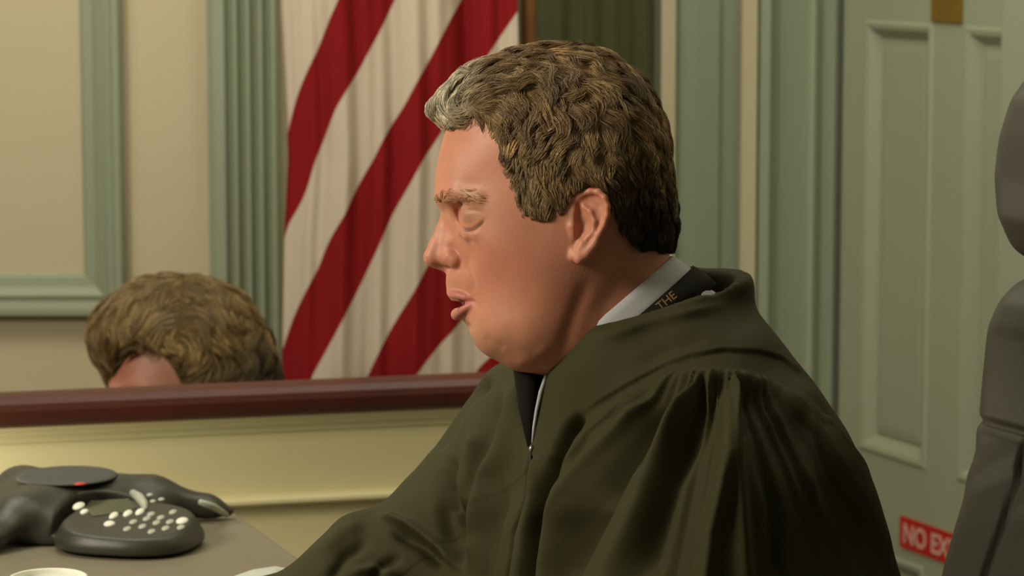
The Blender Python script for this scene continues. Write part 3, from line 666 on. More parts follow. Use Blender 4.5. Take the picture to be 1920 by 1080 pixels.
# ------------------------------------------------------------------ hair
hairline = [(838, 243), (868, 232), (893, 224), (912, 232), (922, 252), (932, 285), (946, 322), (962, 350), (972, 378), (981, 408), (1000, 414), (1030, 412), (1052, 405), (1064, 385), (1078, 368), (1100, 357), (1124, 362), (1141, 380), (1147, 410), (1160, 434), (1176, 456), (1200, 468), (1262, 474), (1330, 470), (1330, 40), (760, 40), (760, 200), (805, 232)]
hs = [(808, 212), (812, 196), (826, 176), (846, 157), (880, 131), (925, 113), (965, 100), (1010, 92), (1060, 90), (1110, 99), (1156, 118), (1190, 144), (1216, 182), (1240, 230), (1257, 290), (1264, 350), (1270, 405), (1268, 445), (1256, 478), (1240, 520), (820, 230), (850, 262), (846, 330), (848, 400), (860, 480), (900, 560), (1200, 600)]
hi = [(838, 210, 40), (860, 180, 52), (850, 225, 62), (880, 200, 90), (930, 170, 105), (905, 250, 121), (960, 260, 147), (948, 330, 143), (975, 330, 152), (1000, 200, 148), (1000, 300, 170), (990, 390, 160), (1060, 150, 120), (1080, 200, 162), (1080, 270, 182), (1080, 340, 186), (1050, 400, 167), (1160, 230, 163), (1165, 320, 178), (1215, 300, 142), (1215, 400, 134), (1150, 400, 166), (1195, 460, 132), (1100, 420, 168), (1100, 500, 160)]
hg = Grid((786, 70, -214), (1300, 520, 214), 3.2)
fieldH(hg, hs, hi)
Ug, Vg = np.meshgrid(hg.ax[0], hg.ax[1], indexing='ij')
wob = 5 * np.sin(Ug * .11) * np.sin(Vg * .09 + 1)
m2 = (psdf(Ug, Vg, hairline) + wob * .5)[:, :, None].astype(np.float32)
k = 10.; hh_ = np.maximum(k - np.abs(hg.F - m2), 0) / k; hg.F = np.maximum(hg.F, m2) + hh_ * hh_ * k * .25
CAPF = hg.F.copy()
V, Q = hg.nets(); V = relax(V, Q, 2)
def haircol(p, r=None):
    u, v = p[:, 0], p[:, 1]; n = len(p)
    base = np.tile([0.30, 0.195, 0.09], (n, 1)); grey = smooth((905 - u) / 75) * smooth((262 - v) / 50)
    dark = smooth((u - 1080) / 120) * smooth((v - 270) / 130)  # shade on the lower back of the head, put into the hair colour
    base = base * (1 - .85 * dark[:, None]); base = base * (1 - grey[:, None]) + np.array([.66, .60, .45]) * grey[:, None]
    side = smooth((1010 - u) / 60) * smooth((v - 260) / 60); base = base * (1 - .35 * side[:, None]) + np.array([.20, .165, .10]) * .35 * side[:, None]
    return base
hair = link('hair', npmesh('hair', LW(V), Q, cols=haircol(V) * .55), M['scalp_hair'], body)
def strands(grid, roots, flow, length, wave, lift, rad, ncl, ksteps=8, wf=1.0, clump=.55, col=None, off0=-3.0, rngs=3, tow=LW):
    n = len(roots); rg = np.random.default_rng(rngs)
    cid = rg.integers(0, len(roots), ncl); cl = roots[cid]
    # nearest clump centre
    own = np.zeros(n, int)
    for i in range(0, n, 4000): own[i:i + 4000] = np.argmin(((roots[i:i + 4000, None, :] - cl[None])**2).sum(2), 1)
    cph = rg.uniform(0, 6.28, ncl)[own]; camp = rg.uniform(.5, 1.3, ncl)[own]; clen = rg.uniform(.7, 1.25, ncl)[own]; cl_lift = rg.uniform(0.2, 1.7, ncl)[own]; crot = rg.normal(0, 1, ncl)[own]
    L = length(roots) * clen * rg.uniform(.75, 1.1, n); wv = wave(roots) * camp; lf = lift(roots) * cl_lift * rg.uniform(.7, 1.2, n)
    p = roots.copy(); pc_ = cl[own].copy(); pts = [p.copy()]
    for s_ in range(1, ksteps):
        t = s_ / (ksteps - 1); N_ = grid.grad(p); T = flow(p, t); 
        a_ = crot * .34 + wv * np.sin(cph + t * 5.0 * wf); T = T - (T * N_).sum(1)[:, None] * N_; T /= np.linalg.norm(T, axis=1)[:, None] + 1e-6
        Bn = np.cross(N_, T); T = T * np.cos(a_)[:, None] + Bn * np.sin(a_)[:, None]
        p = p + T * (L / (ksteps - 1))[:, None]
        d = grid.samp(p); tgt = off0 + lf * np.sin(min(1, t * 1.15) * 2.2); p = p + grid.grad(p) * (np.clip(tgt - d, -12, 12) * .8)[:, None]
        pts.append(p.copy())
    pts = np.stack(pts, 1)
    # pull strands of one clump together towards the tip
    cen = np.zeros((ncl, ksteps, 3)); cnt = np.bincount(own, minlength=ncl)[:, None] + 1e-9
    for k_ in range(ksteps):
        for a in range(3): cen[:, k_, a] = np.bincount(own, weights=pts[:, k_, a], minlength=ncl) / cnt[:, 0]
    f = (np.linspace(0, 1, ksteps)**1.2 * clump)[None, :, None]; pts = pts * (1 - f) + cen[own] * f
    T = np.gradient(pts, axis=1); T /= np.linalg.norm(T, axis=2)[:, :, None] + 1e-6
    up = np.array([.3, .5, .81]); X = np.cross(T, up); X /= np.linalg.norm(X, axis=2)[:, :, None] + 1e-6; Y = np.cross(T, X)
    r = (rad * np.array([1.0] * (ksteps - 3) + [.85, .55, .12]))[None, :, None]
    ring = np.stack([pts + X * r * math.cos(a) + Y * r * math.sin(a) for a in (0, 2.094, 4.189)], 2)
    V = ring.reshape(-1, 3); base = (np.arange(n) * ksteps * 3)[:, None, None]; kk = (np.arange(ksteps - 1) * 3)[None, :, None]; j = np.arange(3)[None, None, :]; j2 = (j + 1) % 3
    Q = np.stack([base + kk + j, base + kk + j2, base + kk + 3 + j2, base + kk + 3 + j], 3).reshape(-1, 4)
    c = col(roots) * np.exp(rg.normal(0, .36, n) + rg.normal(0, .26, ncl)[own])[:, None]
    return tow(V), Q, np.repeat(c, ksteps * 3, 0)
def rootson(V, Q, n, keep, seed=5):
    rg = np.random.default_rng(seed); a = np.linalg.norm(np.cross(V[Q[:, 2]] - V[Q[:, 0]], V[Q[:, 3]] - V[Q[:, 1]]), axis=1); a = a * keep(V[Q].mean(1)); f = rg.choice(len(Q), n, p=a / a.sum())
    s_, t = rg.random((n, 1)), rg.random((n, 1)); q = V[Q[f]]; return (q[:, 0] * (1 - s_) + q[:, 1] * s_) * (1 - t) + (q[:, 3] * (1 - s_) + q[:, 2] * s_) * t
fl = [((812, 215), (-.1, -1)), ((830, 228), (-1, -.5)), ((835, 190), (.7, -.7)), ((870, 215), (-.8, -.2)), ((880, 160), (.9, -.5)), ((930, 140), (1, -.2)), ((940, 200), (.9, .2)), ((1000, 110), (1, .0)), ((1060, 100), (.8, .2)), ((1120, 120), (.9, .5)), ((1180, 150), (.7, .7)), ((1000, 180), (.6, .5)), ((1060, 180), (-.1, .7)), ((1120, 200), (.3, .9)),
      ((1220, 220), (.4, 1)), ((1240, 300), (.2, 1)), ((1250, 380), (.1, 1)), ((1240, 450), (-.1, 1)), ((1180, 300), (.2, 1)), ((1180, 400), (.3, 1)), ((1090, 290), (-.2, 1)), ((1010, 260), (-.3, .9)), ((950, 250), (-.2, 1)), ((960, 330), (.15, 1)), ((1000, 390), (.1, 1)), ((1040, 330), (.0, 1)), ((1110, 340), (.4, .8)), ((1140, 300), (.1, 1)), ((900, 230), (.5, .5))]
fx = tps([a for a, b_ in fl], [b_[0] for a, b_ in fl], .05); fy = tps([a for a, b_ in fl], [b_[1] for a, b_ in fl], .05)
def flow(p, t):
    a = fx(p[:, 0], p[:, 1]); b_ = fy(p[:, 0], p[:, 1]); top = smooth((190 - p[:, 1]) / 70); return np.stack([a, b_, np.sign(p[:, 2]) * .25 * (1 - np.abs(p[:, 2]) / 200)], 1)
keep = lambda c: ((psdf(c[:, 0], c[:, 1], hairline) < 3) & (hg.samp(c) > -6)).astype(float) * (.6 + .8 * (c[:, 2] < 60))
hg.F = CAPF; roots = rootson(V, Q, 42000, keep)
topf = lambda p: smooth((300 - p[:, 1]) / 110) * (1 - .3 * smooth((880 - p[:, 0]) / 60))
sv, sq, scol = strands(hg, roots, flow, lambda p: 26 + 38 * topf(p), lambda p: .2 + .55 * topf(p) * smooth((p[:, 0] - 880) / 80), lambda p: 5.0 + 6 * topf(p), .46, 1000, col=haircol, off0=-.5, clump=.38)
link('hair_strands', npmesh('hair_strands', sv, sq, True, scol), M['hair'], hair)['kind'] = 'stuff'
# eyebrows
er = []
rg = np.random.default_rng(8)
for sgn in (-1, 1):
    for i in range(170):
        t = rg.random(); uu = np.interp(t, [0, .3, .6, 1], [822, 838, 868, 908]) + rg.normal(0, 1.5); ww = np.interp(t, [0, .3, .6, 1], [16, 55, 88, 118]); vv = np.interp(t, [0, .3, .6, 1], [376, 369, 366, 376]) + rg.normal(0, 3.0)
        er.append((uu, vv, sgn * ww))
er = np.array(er)
for _ in range(6): er = er - HEAD.grad(er) * np.clip(HEAD.samp(er), -8, 8)[:, None]
bv_, bq_, bc_ = strands(HEAD, er, lambda p, t: np.stack([.6 * np.ones(len(p)) - 1.2 * (p[:, 0] < 832), .15 - .5 * (p[:, 0] < 845) + .3 * t * np.ones(len(p)), np.sign(p[:, 2]) * 1.0], 1), lambda p: 13 + 0 * p[:, 0], lambda p: .2 + 0 * p[:, 0], lambda p: 2.0 + 0 * p[:, 0], .42, 60, 6, off0=0, clump=.1, col=lambda p: np.tile([.42, .27, .14], (len(p), 1)))
link('eyebrows', npmesh('eyebrows', bv_, bq_, True, bc_), M['hair'], body)

# ------------------------------------------------------------------ shirt collar, lanyard, robe
def neckring(levels, name, m, parent, u0=1146, v0=577, half=150, hw=140, n=120, ang0=0.0, ang1=2 * math.pi):
    """levels: list of (shift along the neck, expansion)"""
    ex = np.array([(1262 - 1030) / math.hypot(232, 197), (478 - 675) / math.hypot(232, 197), 0]); dn = np.array([-ex[1] * 1.0, ex[0], 0]); ez = np.array([0, 0, 1.0])
    dn = np.array([.647, .762, 0]); c0 = np.array([u0, v0, 0.0]); R = []
    th_ = np.linspace(ang0, ang1, n)
    for sh, e in levels:
        R.append(c0 + dn * sh + np.outer(np.cos(th_), ex) * (half + e) + np.outer(np.sin(th_), ez) * (hw + e))
    V = np.concatenate(R); m_ = len(levels); Q = [[i * n + k_, i * n + k_ + 1, ((i + 1) % m_) * n + k_ + 1, ((i + 1) % m_) * n + k_] for i in range(m_) for k_ in range(n - 1)]
    return link(name, npmesh(name, LW(V), np.array(Q)[:, ::-1]), m, parent)
shirt = neckring([(0, -6), (-1.5, -3), (0, 1), (14, 6), (32, 10), (44, 13), (47, 12), (45, 8), (120, 16), (120, 10), (40, 0)], 'shirt', M['shirt'], body)
sl = Grid((1225, 505, -130), (1390, 640, 70), 3)
sl.ell((1290, 580, -60), (66, 46, 62), 8); sl.ell((1262, 590, -30), (50, 36, 80), 14); sl.blur(1)
V, Q = sl.nets(); link('shirt_back', npmesh('shirt_back', LW(V), Q), M['shirt'], body)
lan = neckring([(40, 13), (39, 18), (60, 26), (92, 30), (92, 24), (60, 18)], 'lanyard', M['tie'], body)

# the robe
rsil = cmp3([(1200, 420, 0), (1300, 420, 0), (1380, 440, 0), (1409, 500, 0), (1416, 548, 0), (1428, 592, -40), (1475, 652, -100), (1535, 728, -160), (1584, 800, -200), (1612, 860, -220), (1640, 930, -230), (1668, 1005, -230), (1694, 1080, -220), (1740, 1200, -200), (1790, 1380, -150), (1830, 1600, -60), (1840, 1850, 0), (1820, 2030, 0),
             (1120, 470, 0), (1070, 540, 10), (1030, 600, 40), (995, 645, 110), (960, 668, 200), (932, 682, 300), (905, 705, 360), (880, 742, 400), (852, 782, 400), (815, 835, 390), (778, 880, 380), (738, 922, 360), (702, 950, 340), (668, 958, 320), (640, 968, 300), (612, 996, 280), (584, 1022, 260), (552, 1052, 230), (520, 1073, 200), (480, 1082, 190),
             (428, 1092, 180), (405, 1150, 180), (430, 1215, 190), (520, 1228, 200), (650, 1226, 240), (760, 1240, 280), (880, 1300, 250), (980, 1400, 150), (1050, 1500, 60), (1100, 1650, 0), (1130, 1850, 0), (1160, 2040, 0), (1350, 2080, 0), (1600, 2080, 0)])
rin = [(1110, 640, -205, 200), (1060, 690, -160, 210), (1220, 600, -212, 200), (1320, 590, -195, 190), (1385, 590, -120, 120), (1300, 500, -180, 200), (1370, 510, -120, 140), (1200, 500, -190, 200), (1100, 560, -180, 200), (1020, 740, -75, 300), (990, 760, -30, 330), (990, 850, -90, 380), (975, 960, -115, 400), (955, 1060, -110, 420), (950, 720, 130, 420), (890, 800, 170, 520), (920, 900, 60, 500), (850, 900, 150, 510), (770, 940, 215, 480), (700, 1010, 190, 450), (610, 1060, 140, 400), (520, 1120, 80, 330), (470, 1150, 80, 300), (790, 1050, 130, 480), (880, 1000, 80, 490), (700, 1140, 110, 430), (860, 1150, 60, 480),
       (1170, 700, -258, 330), (1290, 655, -290, 330), (1400, 650, -250, 230), (1450, 680, -220, 120), (1240, 760, -340, 400), (1350, 730, -390, 380), (1450, 760, -370, 280), (1520, 790, -310, 100), (1150, 800, -270, 400), (1080, 800, -170, 380), (1080, 880, -215, 420), (1050, 980, -200, 430), (1120, 960, -330, 430), (1250, 880, -440, 430), (1250, 1020, -490, 430), (1400, 880, -490, 380), (1400, 1020, -520, 330), (1530, 900, -420, 120), (1580, 1020, -380, 60), (1150, 1080, -400, 430), (1060, 1080, -250, 430),
       (1500, 1300, -480, 300), (1250, 1250, -540, 400), (1100, 1250, -460, 400), (1020, 1200, -260, 400), (1100, 1400, -330, 350), (1300, 1500, -430, 380), (1600, 1600, -330, 280), (1300, 1800, -380, 380), (1600, 1900, -350, 330), (1220, 1950, -330, 330), (1750, 1900, -200, 180), (1500, 2040, -220, 220), (1300, 2040, -180, 180)]
rc = []
for a_, b_, n_, f_ in rin:
    k_ = 1 + n_ * S / D0; rc.append((960 + (a_ - 960) * k_, 540 + (b_ - 540) * k_, (n_ + f_) / 2, (f_ - n_) / 2))
ucf = tps([(p[0], p[1]) for p in rsil] + [(p[0], p[1]) for p in rc], [p[2] for p in rsil] + [p[2] for p in rc], .01)
rg_ = Grid((380, 484, -640), (1880, 2110, 640), 7.0)
fieldH(rg_, [(p[0], p[1]) for p in rsil], [(p[0], p[1], p[3]) for p in rc], ucf)
def pit(x, y, z):
    t = (550 - .317 * np.minimum(x - 1300, 0) + 1.0 * np.maximum(1105 - x, 0) * (z < 0) - .155 * (z + 170) - .2 * np.maximum(x - 1330, 0)) - y           # height above the neckline plane
    q_ = np.sqrt(((x - 1212 + t * .25) / (160 + .12 * t))**2 + ((z + 4) / (172 + .05 * t))**2) - 1
    return np.minimum(np.maximum(q_ * 165, -t - 95), np.maximum(-t, 1024 - x))
rg_.op(pit, (1000, 400, -330), (1450, 780, 330), 8, 'sub', pad=10)
vc = [cmp3([(1010, 690, -60)])[0], cmp3([(1003, 740, -80)])[0], cmp3([(995, 835, -95)])[0]]
def vcut(x, y, z):
    t = np.clip((y - 660) / 178., 0, 1); cx = 1007 - 12 * t; hw = 26 * (1 - t)**.8; return np.maximum(np.maximum(np.abs(x - cx) - hw, z - 20), y - 840) + 0 * x
rg_.op(vcut, (960, 640, -200), (1060, 845, 30), 5, 'sub', pad=8)
rg_.blur(2)
V, Q = rg_.nets(); V = relax(V, Q, 3, .5); V, Q = subdiv(V, Q)
sel = (V[Q].mean(1)[:, 1] < 1180) & (V[Q].mean(1)[:, 2] < 420)
V, Q = V, Q
N = vnorm(V, Q); kz = 1 + V[:, 2] * S / D0; u = 960 + (V[:, 0] - 960) / kz; v = 540 + (V[:, 1] - 540) / kz      # where each point appears, to lay folds along the cloth
front = smooth((-N[:, 2] + .15) / .4)
D = np.zeros(len(V))
Y1 = [(1060, 800), (1119, 752), (1180, 715), (1240, 680), (1291, 660), (1358, 648), (1424, 654), (1469, 667), (1505, 692), (1540, 730)]
Y2 = [(1040, 840), (1100, 790), (1135, 762), (1174, 741), (1213, 713), (1258, 690), (1320, 682), (1385, 684), (1452, 702), (1508, 735), (1545, 775)]
d1, s1, r1, L1 = pdist(u, v, Y1); below1 = s1 > 0
d2, s2, r2, L2 = pdist(u, v, Y2); q_ = np.arctan2(u - 1368, np.maximum(v - 560, 30)); inb = smooth((q_ + .98) / .2) * smooth((.80 - q_) / .2)
def n1(x, seed, f):
    rg = np.random.default_rng(seed); tb = rg.uniform(-1, 1, 512); x = x * f + 200; i = np.floor(x).astype(int); t = smooth(x - i); return tb[i % 512] * (1 - t) + tb[(i + 1) % 512] * t
dist = np.where(s2 > 0, d2, 0)
lowf = n1(q_, 2, 7.5); midf = n1(q_, 5, 15); hif = n1(q_, 9, 34)
A2 = smooth(dist / 45) * inb
near_ = np.exp(-dist / 90); far_ = smooth(dist / 160)
zone = smooth((u - 1035 + (v - 850) * .12) / 50) * (s2 > 0)
D += front * zone * (A2 * (hif * 14 * near_ + midf * 24 * (1 - .3 * far_) + lowf * 32 * far_) + inb * smooth(dist / 10) * (1 - smooth(dist / 45)) * (n1(q_, 9, 34) * 4 + 4))
D += front * inb * 7 * np.exp(-((dist - 14) / 12)**2) * (s2 > 0)
D += front * smooth((r1 - 30) / 60) * smooth((L1 - r1) / 60) * 9.0 * np.where(below1, -smooth(d1 / 5), 0) * smooth((200 - d1) / 60) * .8
D += front * inb * np.where(s2 > 0, -3 * smooth(d2 / 6), 0)
def rs(line, sig, amp, e=.3):
    global D
    d, s_, r, L = pdist(u, v, line); t = smooth(np.minimum(r, L - r) / (L * e + 1e-6)); D = D + front * 1.7 * amp * np.exp(-(d / sig)**2) * t
def rstep(line, wd, amp, e=.2):
    """cloth edge: raised on the right of the line, falling away over a long distance"""
    global D
    d, s_, r, L = pdist(u, v, line); t = smooth(np.minimum(r, L - r) / (L * e + 1e-6)); D = D + front * 1.7 * amp * np.where(s_ > 0, np.exp(-d / 38), -.4 * np.exp(-d / 14)) * smooth(d / wd) * t
# strong valleys and ridges seen on the sleeve
rs([(1262, 722), (1215, 790), (1150, 895), (1120, 960)], 15, -15); rs([(1330, 700), (1300, 800), (1250, 900), (1200, 1100)], 22, -14, .15); rs([(1370, 700), (1368, 860), (1330, 1000), (1310, 1180)], 17, 16, .12)
rs([(1300, 710), (1260, 800), (1180, 920), (1110, 1080), (1090, 1180)], 20, 15, .12); rs([(1405, 700), (1430, 820), (1462, 940), (1480, 1100)], 13, -10, .1); rs([(1508, 750), (1530, 870), (1548, 990)], 10, 6)
rs([(1220, 735), (1130, 830), (1075, 930), (1045, 1060), (1040, 1180)], 24, 16, .12)
# edge of the near sleeve over the front, front placket, chest folds
rs([(1100, 770), (1066, 810), (1036, 872), (1012, 930), (997, 1000), (988, 1080), (984, 1180)], 10, -24, .12); rs([(1085, 850), (1052, 930), (1035, 1000), (1022, 1080), (1015, 1180)], 15, 9, .15)
rs([(995, 850), (985, 930), (958, 1000), (945, 1100), (945, 1200)], 3.2, -7, .03); rs([(1002, 850), (996, 930), (980, 1010), (968, 1090), (966, 1200)], 13, 7, .1)
rs([(972, 700), (965, 760), (940, 850), (900, 960), (880, 1080)], 16, 11, .15); rs([(945, 735), (915, 800), (885, 870), (860, 960), (862, 1080)], 13, -13, .15)
rs([(958, 900), (925, 980), (905, 1080), (900, 1160)], 11, -9); rs([(930, 830), (918, 920), (890, 1010)], 14, 8)
rs([(925, 705), (872, 742), (838, 795), (806, 852)], 13, -17, .2); rs([(852, 850), (839, 900), (844, 950), (868, 1000)], 9, -13, .2); rs([(895, 800), (880, 860), (862, 960)], 11, 9, .2)
# far sleeve: elbow folds
rs([(705, 965), (770, 985), (830, 1030), (870, 1075)], 9, 13, .2); rs([(730, 990), (790, 1022), (835, 1070)], 12, -14, .25); rs([(830, 870), (832, 960), (850, 1040)], 13, -12, .25); rs([(690, 980), (640, 1000), (590, 1050)], 14, 7); rs([(760, 1040), (720, 1060), (690, 1110)], 10, -7)
rs([(700, 1010), (650, 1040), (610, 1100)], 11, -8); rs([(640, 1080), (700, 1068), (760, 1085)], 10, 7)
D += front * 1.6 * n1(u * .02 + v * .006, 31, 1.0) + front * 1.2 * n1(v * .02 - u * .004, 37, 1.0)
# collar panel: edge of the yoke along the opening, soft dents
rs([(1110, 640), (1200, 612), (1300, 585), (1385, 565)], 10, 4); rs([(1180, 700), (1260, 650), (1340, 628)], 14, -3)
V = V + N * D[:, None]; V = relax(V, Q, 1, .35)
robe = link('robe', npmesh('robe', LW(V), Q), M['robe'], body)
RV, RN = V, N
def onrobe(pu, pv):
    i = np.argmin(np.where(front > .5, np.hypot(u - pu, v - pv), 1e9)); return V[i]
# zip line and pull
zp = [onrobe(a_, b_) for a_, b_ in ((994, 850), (990, 890), (984, 930), (970, 975), (957, 1010), (950, 1060), (945, 1120))]
zp = np.array(zp) + [0, 0, -1.5]; bmo('zipper', tube(LW(zp), .0011, 8), M['thread'], robe, True)
z0 = onrobe(995, 842) + [0, 0, -3]; bmo('zipper_pull', tube(LW(np.array([z0 + [0, -6, 0], z0 + [0, -2, -2], z0 + [-1, 5, -2]])), [.0012, .0019, .0013], 10), M['steel'], robe, True)
# pale shirt placket and dark tie seen in the opening
pf = cmp3([(1026, 700, -40), (1014, 735, -52), (1006, 770, -62), (1001, 800, -72), (998, 830, -82)]); bmo('shirt_placket', tube(LW(pf), [.0017, .0018, .0015, .0012, .0008], 10), M['shirt'], body, True)
pf = cmp3([(990, 690, 10), (992, 760, -25), (996, 838, -70)]); bmo('tie', tube(LW(pf), [.012, .009, .003], 12), M['tie'], body, True)
# skirt of the robe over the legs, shoes on the floor
def toloft(rings, name, m, parent):
    V = np.concatenate(rings); n_ = len(rings[0]); Q = [[i * n_ + k_, i * n_ + (k_ + 1) % n_, (i + 1) * n_ + (k_ + 1) % n_, (i + 1) * n_ + k_] for i in range(len(rings) - 1) for k_ in range(n_)]
    return link(name, npmesh(name, V, np.array(Q)), m, parent)
rings = []
for (cx, cv, ru, rv_, rw) in ((1560, 1890, 110, 110, 330), (1350, 1890, 120, 120, 345), (1150, 1880, 140, 140, 355), (1010, 1900, 150, 150, 360), (930, 1980, 150, 110, 360), (900, 2120, 150, 40, 365), (890, 2400, 155, 10, 375), (890, 2700, 165, 0, 385)):
    r = []
    for k_ in range(72):
        t = 2 * math.pi * k_ / 72; wob = 1 + .05 * math.sin(t * 11) + .03 * math.sin(t * 19 + 1)
        r.append((cx + (ru * math.cos(t) if rv_ < 60 else ru * .25 * math.cos(t)), cv - rv_ * math.cos(t) * (1 if rv_ >= 60 else .3), rw * math.sin(t) * wob - 60))
    rings.append(LW(np.array(r)))
toloft(rings, 'robe_skirt', M['robe'], body)
for sg_ in (-1, 1):
    c = LW(np.array([[905, 2700, -60 + sg_ * 170]]))[0]
    bm = tube([(c[0], c[1], c[2]), (c[0], c[1], .10)], [.055, .045], 16); bmo('trouser_leg', bm, M['tie'], body, True)
    bm = tube([(c[0] + .06, c[1], .045), (c[0], c[1], .05), (c[0] - .10, c[1] - .03, .04), (c[0] - .19, c[1] - .06, .03)], [.035, .048, .044, .022], 16); bmo('shoe', bm, M['shoe'], body, True)
# lanyard print
tn = np.array([-.10, 0, -.99]); ax_ = RT * .77 + UP * .64; ay_ = -RT * .64 + UP * .77
nn_ = np.cross(ax_, ay_); tO = LW(cmp3([(1238, 583, -174)]))[0]
text('gold_lettering', 'THE', .0095, M['gold_print'], lan, tO, ax_, ay_, nn_, .0006)

# ------------------------------------------------------------------ the woman behind the partition
D2 = 3.95; S2 = D2 / FPX
def LW2(a): a = np.asarray(a, float); return CAM + FWD * (D2 + a[..., 2:3] * S2) + RT * ((a[..., 0:1] - 960) * S2) - UP * ((a[..., 1:2] - 540) * S2)
g = Grid((150, 500, -160), (560, 1000, 160), 4)
g.ell((350, 665, 0), (132, 128, 100), 10); g.ell((290, 760, -22), (84, 120, 82), 50); g.chain([(232, 720, -60), (205, 790, -78)], [12, 20], 14)
g.ell((262, 745, -88), (22, 18, 14), 14, 'sub'); g.ell((262, 748, -78), (20, 16, 16), 6); g.chain([(370, 800, 20), (400, 960, 30)], [62, 66], 30)
g.chain([(245, 850, -88), (275, 852, -92)], [7, 5], 8); g.blur(1); V, Q = g.nets(); V = relax(V, Q, 2)
wc = np.tile([.50, .24, .16], (len(V), 1)); wm = np.exp(-((V[:, 0] - 240) / 40)**2 - ((V[:, 1] - 690) / 40)**2)[:, None]; wc = wc * (1 - .6 * wm) + np.array([.48, .15, .11]) * .6 * wm
g2 = Grid((150, 880, -420), (760, 2140, 420), 14); g2.chain([(420, 1010, -230), (415, 960, 20), (420, 1010, 260)], [62, 80, 62], 50); g2.chain([(420, 1000, 20), (450, 1200, 20), (470, 1420, 20)], [110, 150, 160], 60)
g2.chain([(420, 1020, -240), (380, 1240, -260), (230, 1230, -180)], [60, 48, 30], 20); g2.chain([(420, 1020, 270), (380, 1240, 290), (230, 1230, 200)], [60, 48, 30], 20)
g2.chain([(470, 1420, -70), (220, 1430, -90), (200, 1660, -90), (200, 2000, -90)], [100, 70, 60, 40], 20); g2.chain([(470, 1420, 110), (220, 1430, 130), (200, 1660, 130), (200, 2000, 130)], [100, 70, 60, 40], 20)
Vb, Qb = g2.nets(); Vb = relax(Vb, Qb, 3)
foot = LW2(np.array([[300, 1960, 0]]))[0]; foot[2] = 0
wom = link('person', npmesh('person', LW2(np.r_[V, Vb]), np.r_[Q, Qb + len(V)], cols=np.r_[wc, np.tile([.50, .24, .16], (len(Vb), 1))]), M['skin'], None, foot)
tag(wom, 'person with short light brown hair seated low behind the cherry wood rail', 'person')
Nb = vnorm(Vb, Qb); kq = (Vb[Qb].mean(1)[:, 1] > 930); usedv = Vb + Nb * 14
link('blouse', npmesh('blouse', LW2(usedv), Qb[kq]), M['wblouse'], wom)
ws = [(163, 640), (167, 612), (182, 582), (205, 558), (235, 535), (270, 521), (312, 514), (360, 514), (405, 524), (445, 545), (478, 575), (500, 612), (516, 655), (528, 700), (530, 760), (510, 840), (450, 880), (172, 668), (190, 695), (203, 725), (215, 780), (300, 860), (380, 890)]
wi = [(200, 620, 75), (250, 580, 90), (240, 660, 110), (320, 560, 95), (320, 640, 132), (400, 600, 118), (400, 700, 138), (460, 640, 105), (480, 720, 105), (430, 800, 120), (300, 740, 120), (350, 820, 110)]
wg = Grid((150, 500, -170), (550, 900, 170), 4.5); fieldH(wg, ws, wi)
wg.chain([(274, 736, -135), (270, 800, -160), (270, 900, -150)], [92, 90, 95], 12, 'sub')
wg.chain([(215, 790, -60), (215, 900, -60)], [80, 110], 12, 'sub'); F0 = wg.F.copy(); V, Q = wg.nets(); V = relax(V, Q, 2)
def wcol(p): return np.tile([.145, .092, .034], (len(p), 1)) * (1 - .72 * smooth((p[:, 0] - 370) / 90) * smooth((p[:, 1] - 600) / 80))[:, None]
wh = link('hair', npmesh('hair', LW2(V), Q, cols=wcol(V) * .5), M['scalp_hair'], wom)
roots = rootson(V, Q, 9000, lambda c: (wg.samp(c) > -8).astype(float) * (c[:, 1] < 800))
def wflow(p, t):
    a = np.arctan2(p[:, 0] - 350, 640 - p[:, 1]); return np.stack([np.sin(a) * .3 + np.cos(a) * np.sign(np.sin(a) + .01) * .9, np.abs(np.sin(a)) * .9 + .15, np.sign(p[:, 2]) * .5], 1)
sv, sq, scol = strands(wg, roots, wflow, lambda p: 55 + 0 * p[:, 0], lambda p: .35 + .5 * smooth((p[:, 0] - 400) / 60), lambda p: 5 + 0 * p[:, 0], .8, 260, col=wcol, off0=-1, tow=LW2)
link('hair_strands', npmesh('hair_strands', sv, sq, True, scol), M['hair'], wh)['kind'] = 'stuff'

# ------------------------------------------------------------------ office chair
ca = np.array([-.916, -.4012, 0]); cb = np.array([-.4012, .916, 0]); CO = np.array([.510, 2.38, 0.0])
def cw(p): p = np.asarray(p, float); return CO + p[..., 0:1] * ca + p[..., 1:2] * cb + p[..., 2:3] * np.array([0, 0, 1.0])
chair = empty('office_chair', (CO + ca * .26), 'black leather high-backed office chair with a separate headrest behind the robed man', 'chair')
def slab(poly, hw, rd, name, step=.004, groove=None, pad=.03):
    pl = np.array(poly); lo = (pl[:, 0].min() - pad, -hw - pad, pl[:, 1].min() - pad); hi = (pl[:, 0].max() + pad, hw + pad, pl[:, 1].max() + pad); g = Grid(lo, hi, step)
    X, Z = np.meshgrid(g.ax[0], g.ax[2], indexing='ij'); d2 = psdf(X, Z, poly)[:, None, :] + rd; y = g.ax[1][None, :, None]; dy = np.abs(y) - hw + rd
    g.F = (np.minimum(np.maximum(d2, dy), 0) + np.hypot(np.maximum(d2, 0), np.maximum(dy, 0)) - rd).astype(np.float32); g.blur(2)
    V, Q = g.nets(); V = relax(V, Q, 2)
    if groove is not None: N = vnorm(V, Q); V = V + N * groove(V)[:, None]
    return link(name, npmesh(name, cw(V), Q), M['leather'], chair)
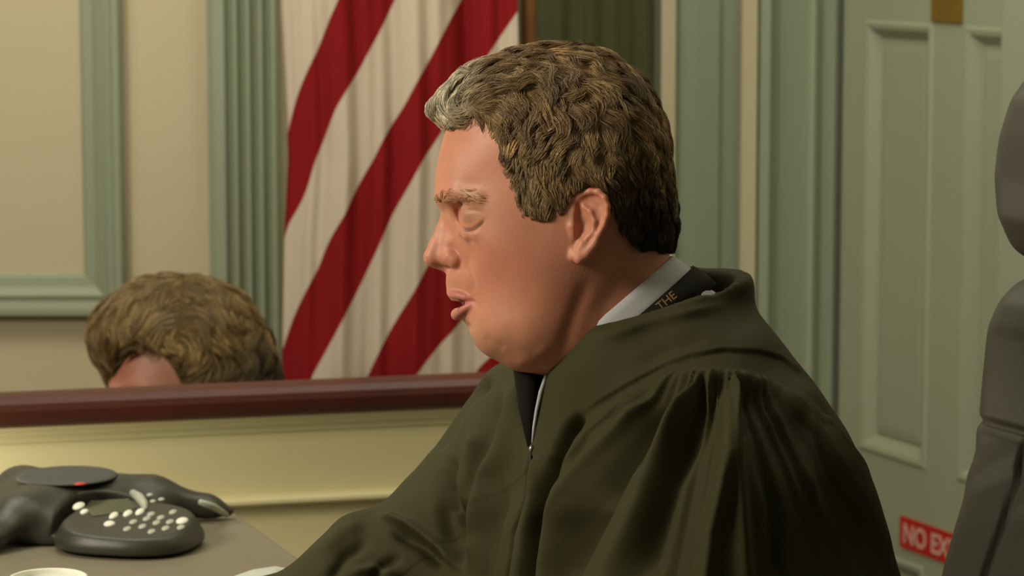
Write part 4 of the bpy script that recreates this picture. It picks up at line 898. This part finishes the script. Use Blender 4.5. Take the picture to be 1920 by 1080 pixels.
def grv(V):
    x, y, z = V.T; zs = .995 + 0 * y; d = np.abs(z - zs); g_ = -.0045 * np.exp(-(d / .004)**2)
    ys = .155 + (.93 - z) * .10; m = smooth((.998 - z) / .01) * (x > -.05); g_ += -.0045 * np.exp(-((y - ys) / .004)**2) * m - .0045 * np.exp(-((y + ys) / .004)**2) * m
    g_ += .005 * smooth((.99 - z) / .01) * 0 + 0.0014 * np.sin(z * 120 + y * 60) * np.exp(-((z - .955) / .03)**2) * (x > -.03)
    return g_
bp = [(-.06, 1.128), (-.035, 1.122), (-.016, 1.105), (-.004, 1.08), (.000, 1.04), (.003, 1.0), (.009, .96), (.020, .92), (.036, .87), (.052, .80), (.060, .70), (.055, .60), (.02, .50), (-.05, .48), (-.10, .50), (-.095, .65), (-.09, .80), (-.11, .95), (-.125, 1.05), (-.12, 1.10), (-.09, 1.126)]
back = slab(bp, .25, .035, 'backrest', groove=grv)
hp = [(-.065, 1.318), (-.035, 1.308), (-.016, 1.285), (-.004, 1.25), (.000, 1.215), (-.004, 1.18), (-.020, 1.150), (-.045, 1.134), (-.07, 1.134), (-.10, 1.150), (-.115, 1.19), (-.115, 1.25), (-.10, 1.30)]
slab(hp, .235, .03, 'headrest')
for y in (-.07, .07): bmo('headrest_post', tube(cw(np.array([(-.075, y, 1.10), (-.075, y, 1.18)])), .006, 10), M['steel'], chair, True)
for sgn in (-1, 1):
    L = [(.009 + .4 * max(0, .96 - z)**1.1, sgn * (.155 + (.93 - z) * .10), z) for z in np.linspace(.985, .70, 14)]
sp = [(.02, .445), (.10, .485), (.25, .49), (.42, .485), (.475, .46), (.47, .42), (.42, .40), (.05, .40), (.0, .42)]
slab(sp, .25, .03, 'seat')
bmo('column', tube([(CO + ca * .24)[:3] + [0, 0, .08], (CO + ca * .24) + [0, 0, .41]], [.03, .026], 20), M['steel'], chair, True)
for k_ in range(5):
    a = 2 * math.pi * k_ / 5 + .3; c = CO + ca * .24; e = c + np.array([math.cos(a), math.sin(a), 0]) * .30
    bmo('base_arm', tube([c + [0, 0, .10], e + [0, 0, .07]], [.028, .016], 12), M['phone_dark'], chair, True)
    bmo('caster', tube([e + np.array([-math.sin(a), math.cos(a), 0]) * .02 + [0, 0, .028], e - np.array([-math.sin(a), math.cos(a), 0]) * .02 + [0, 0, .028]], .028, 20), M['phone_dark'], chair, True)
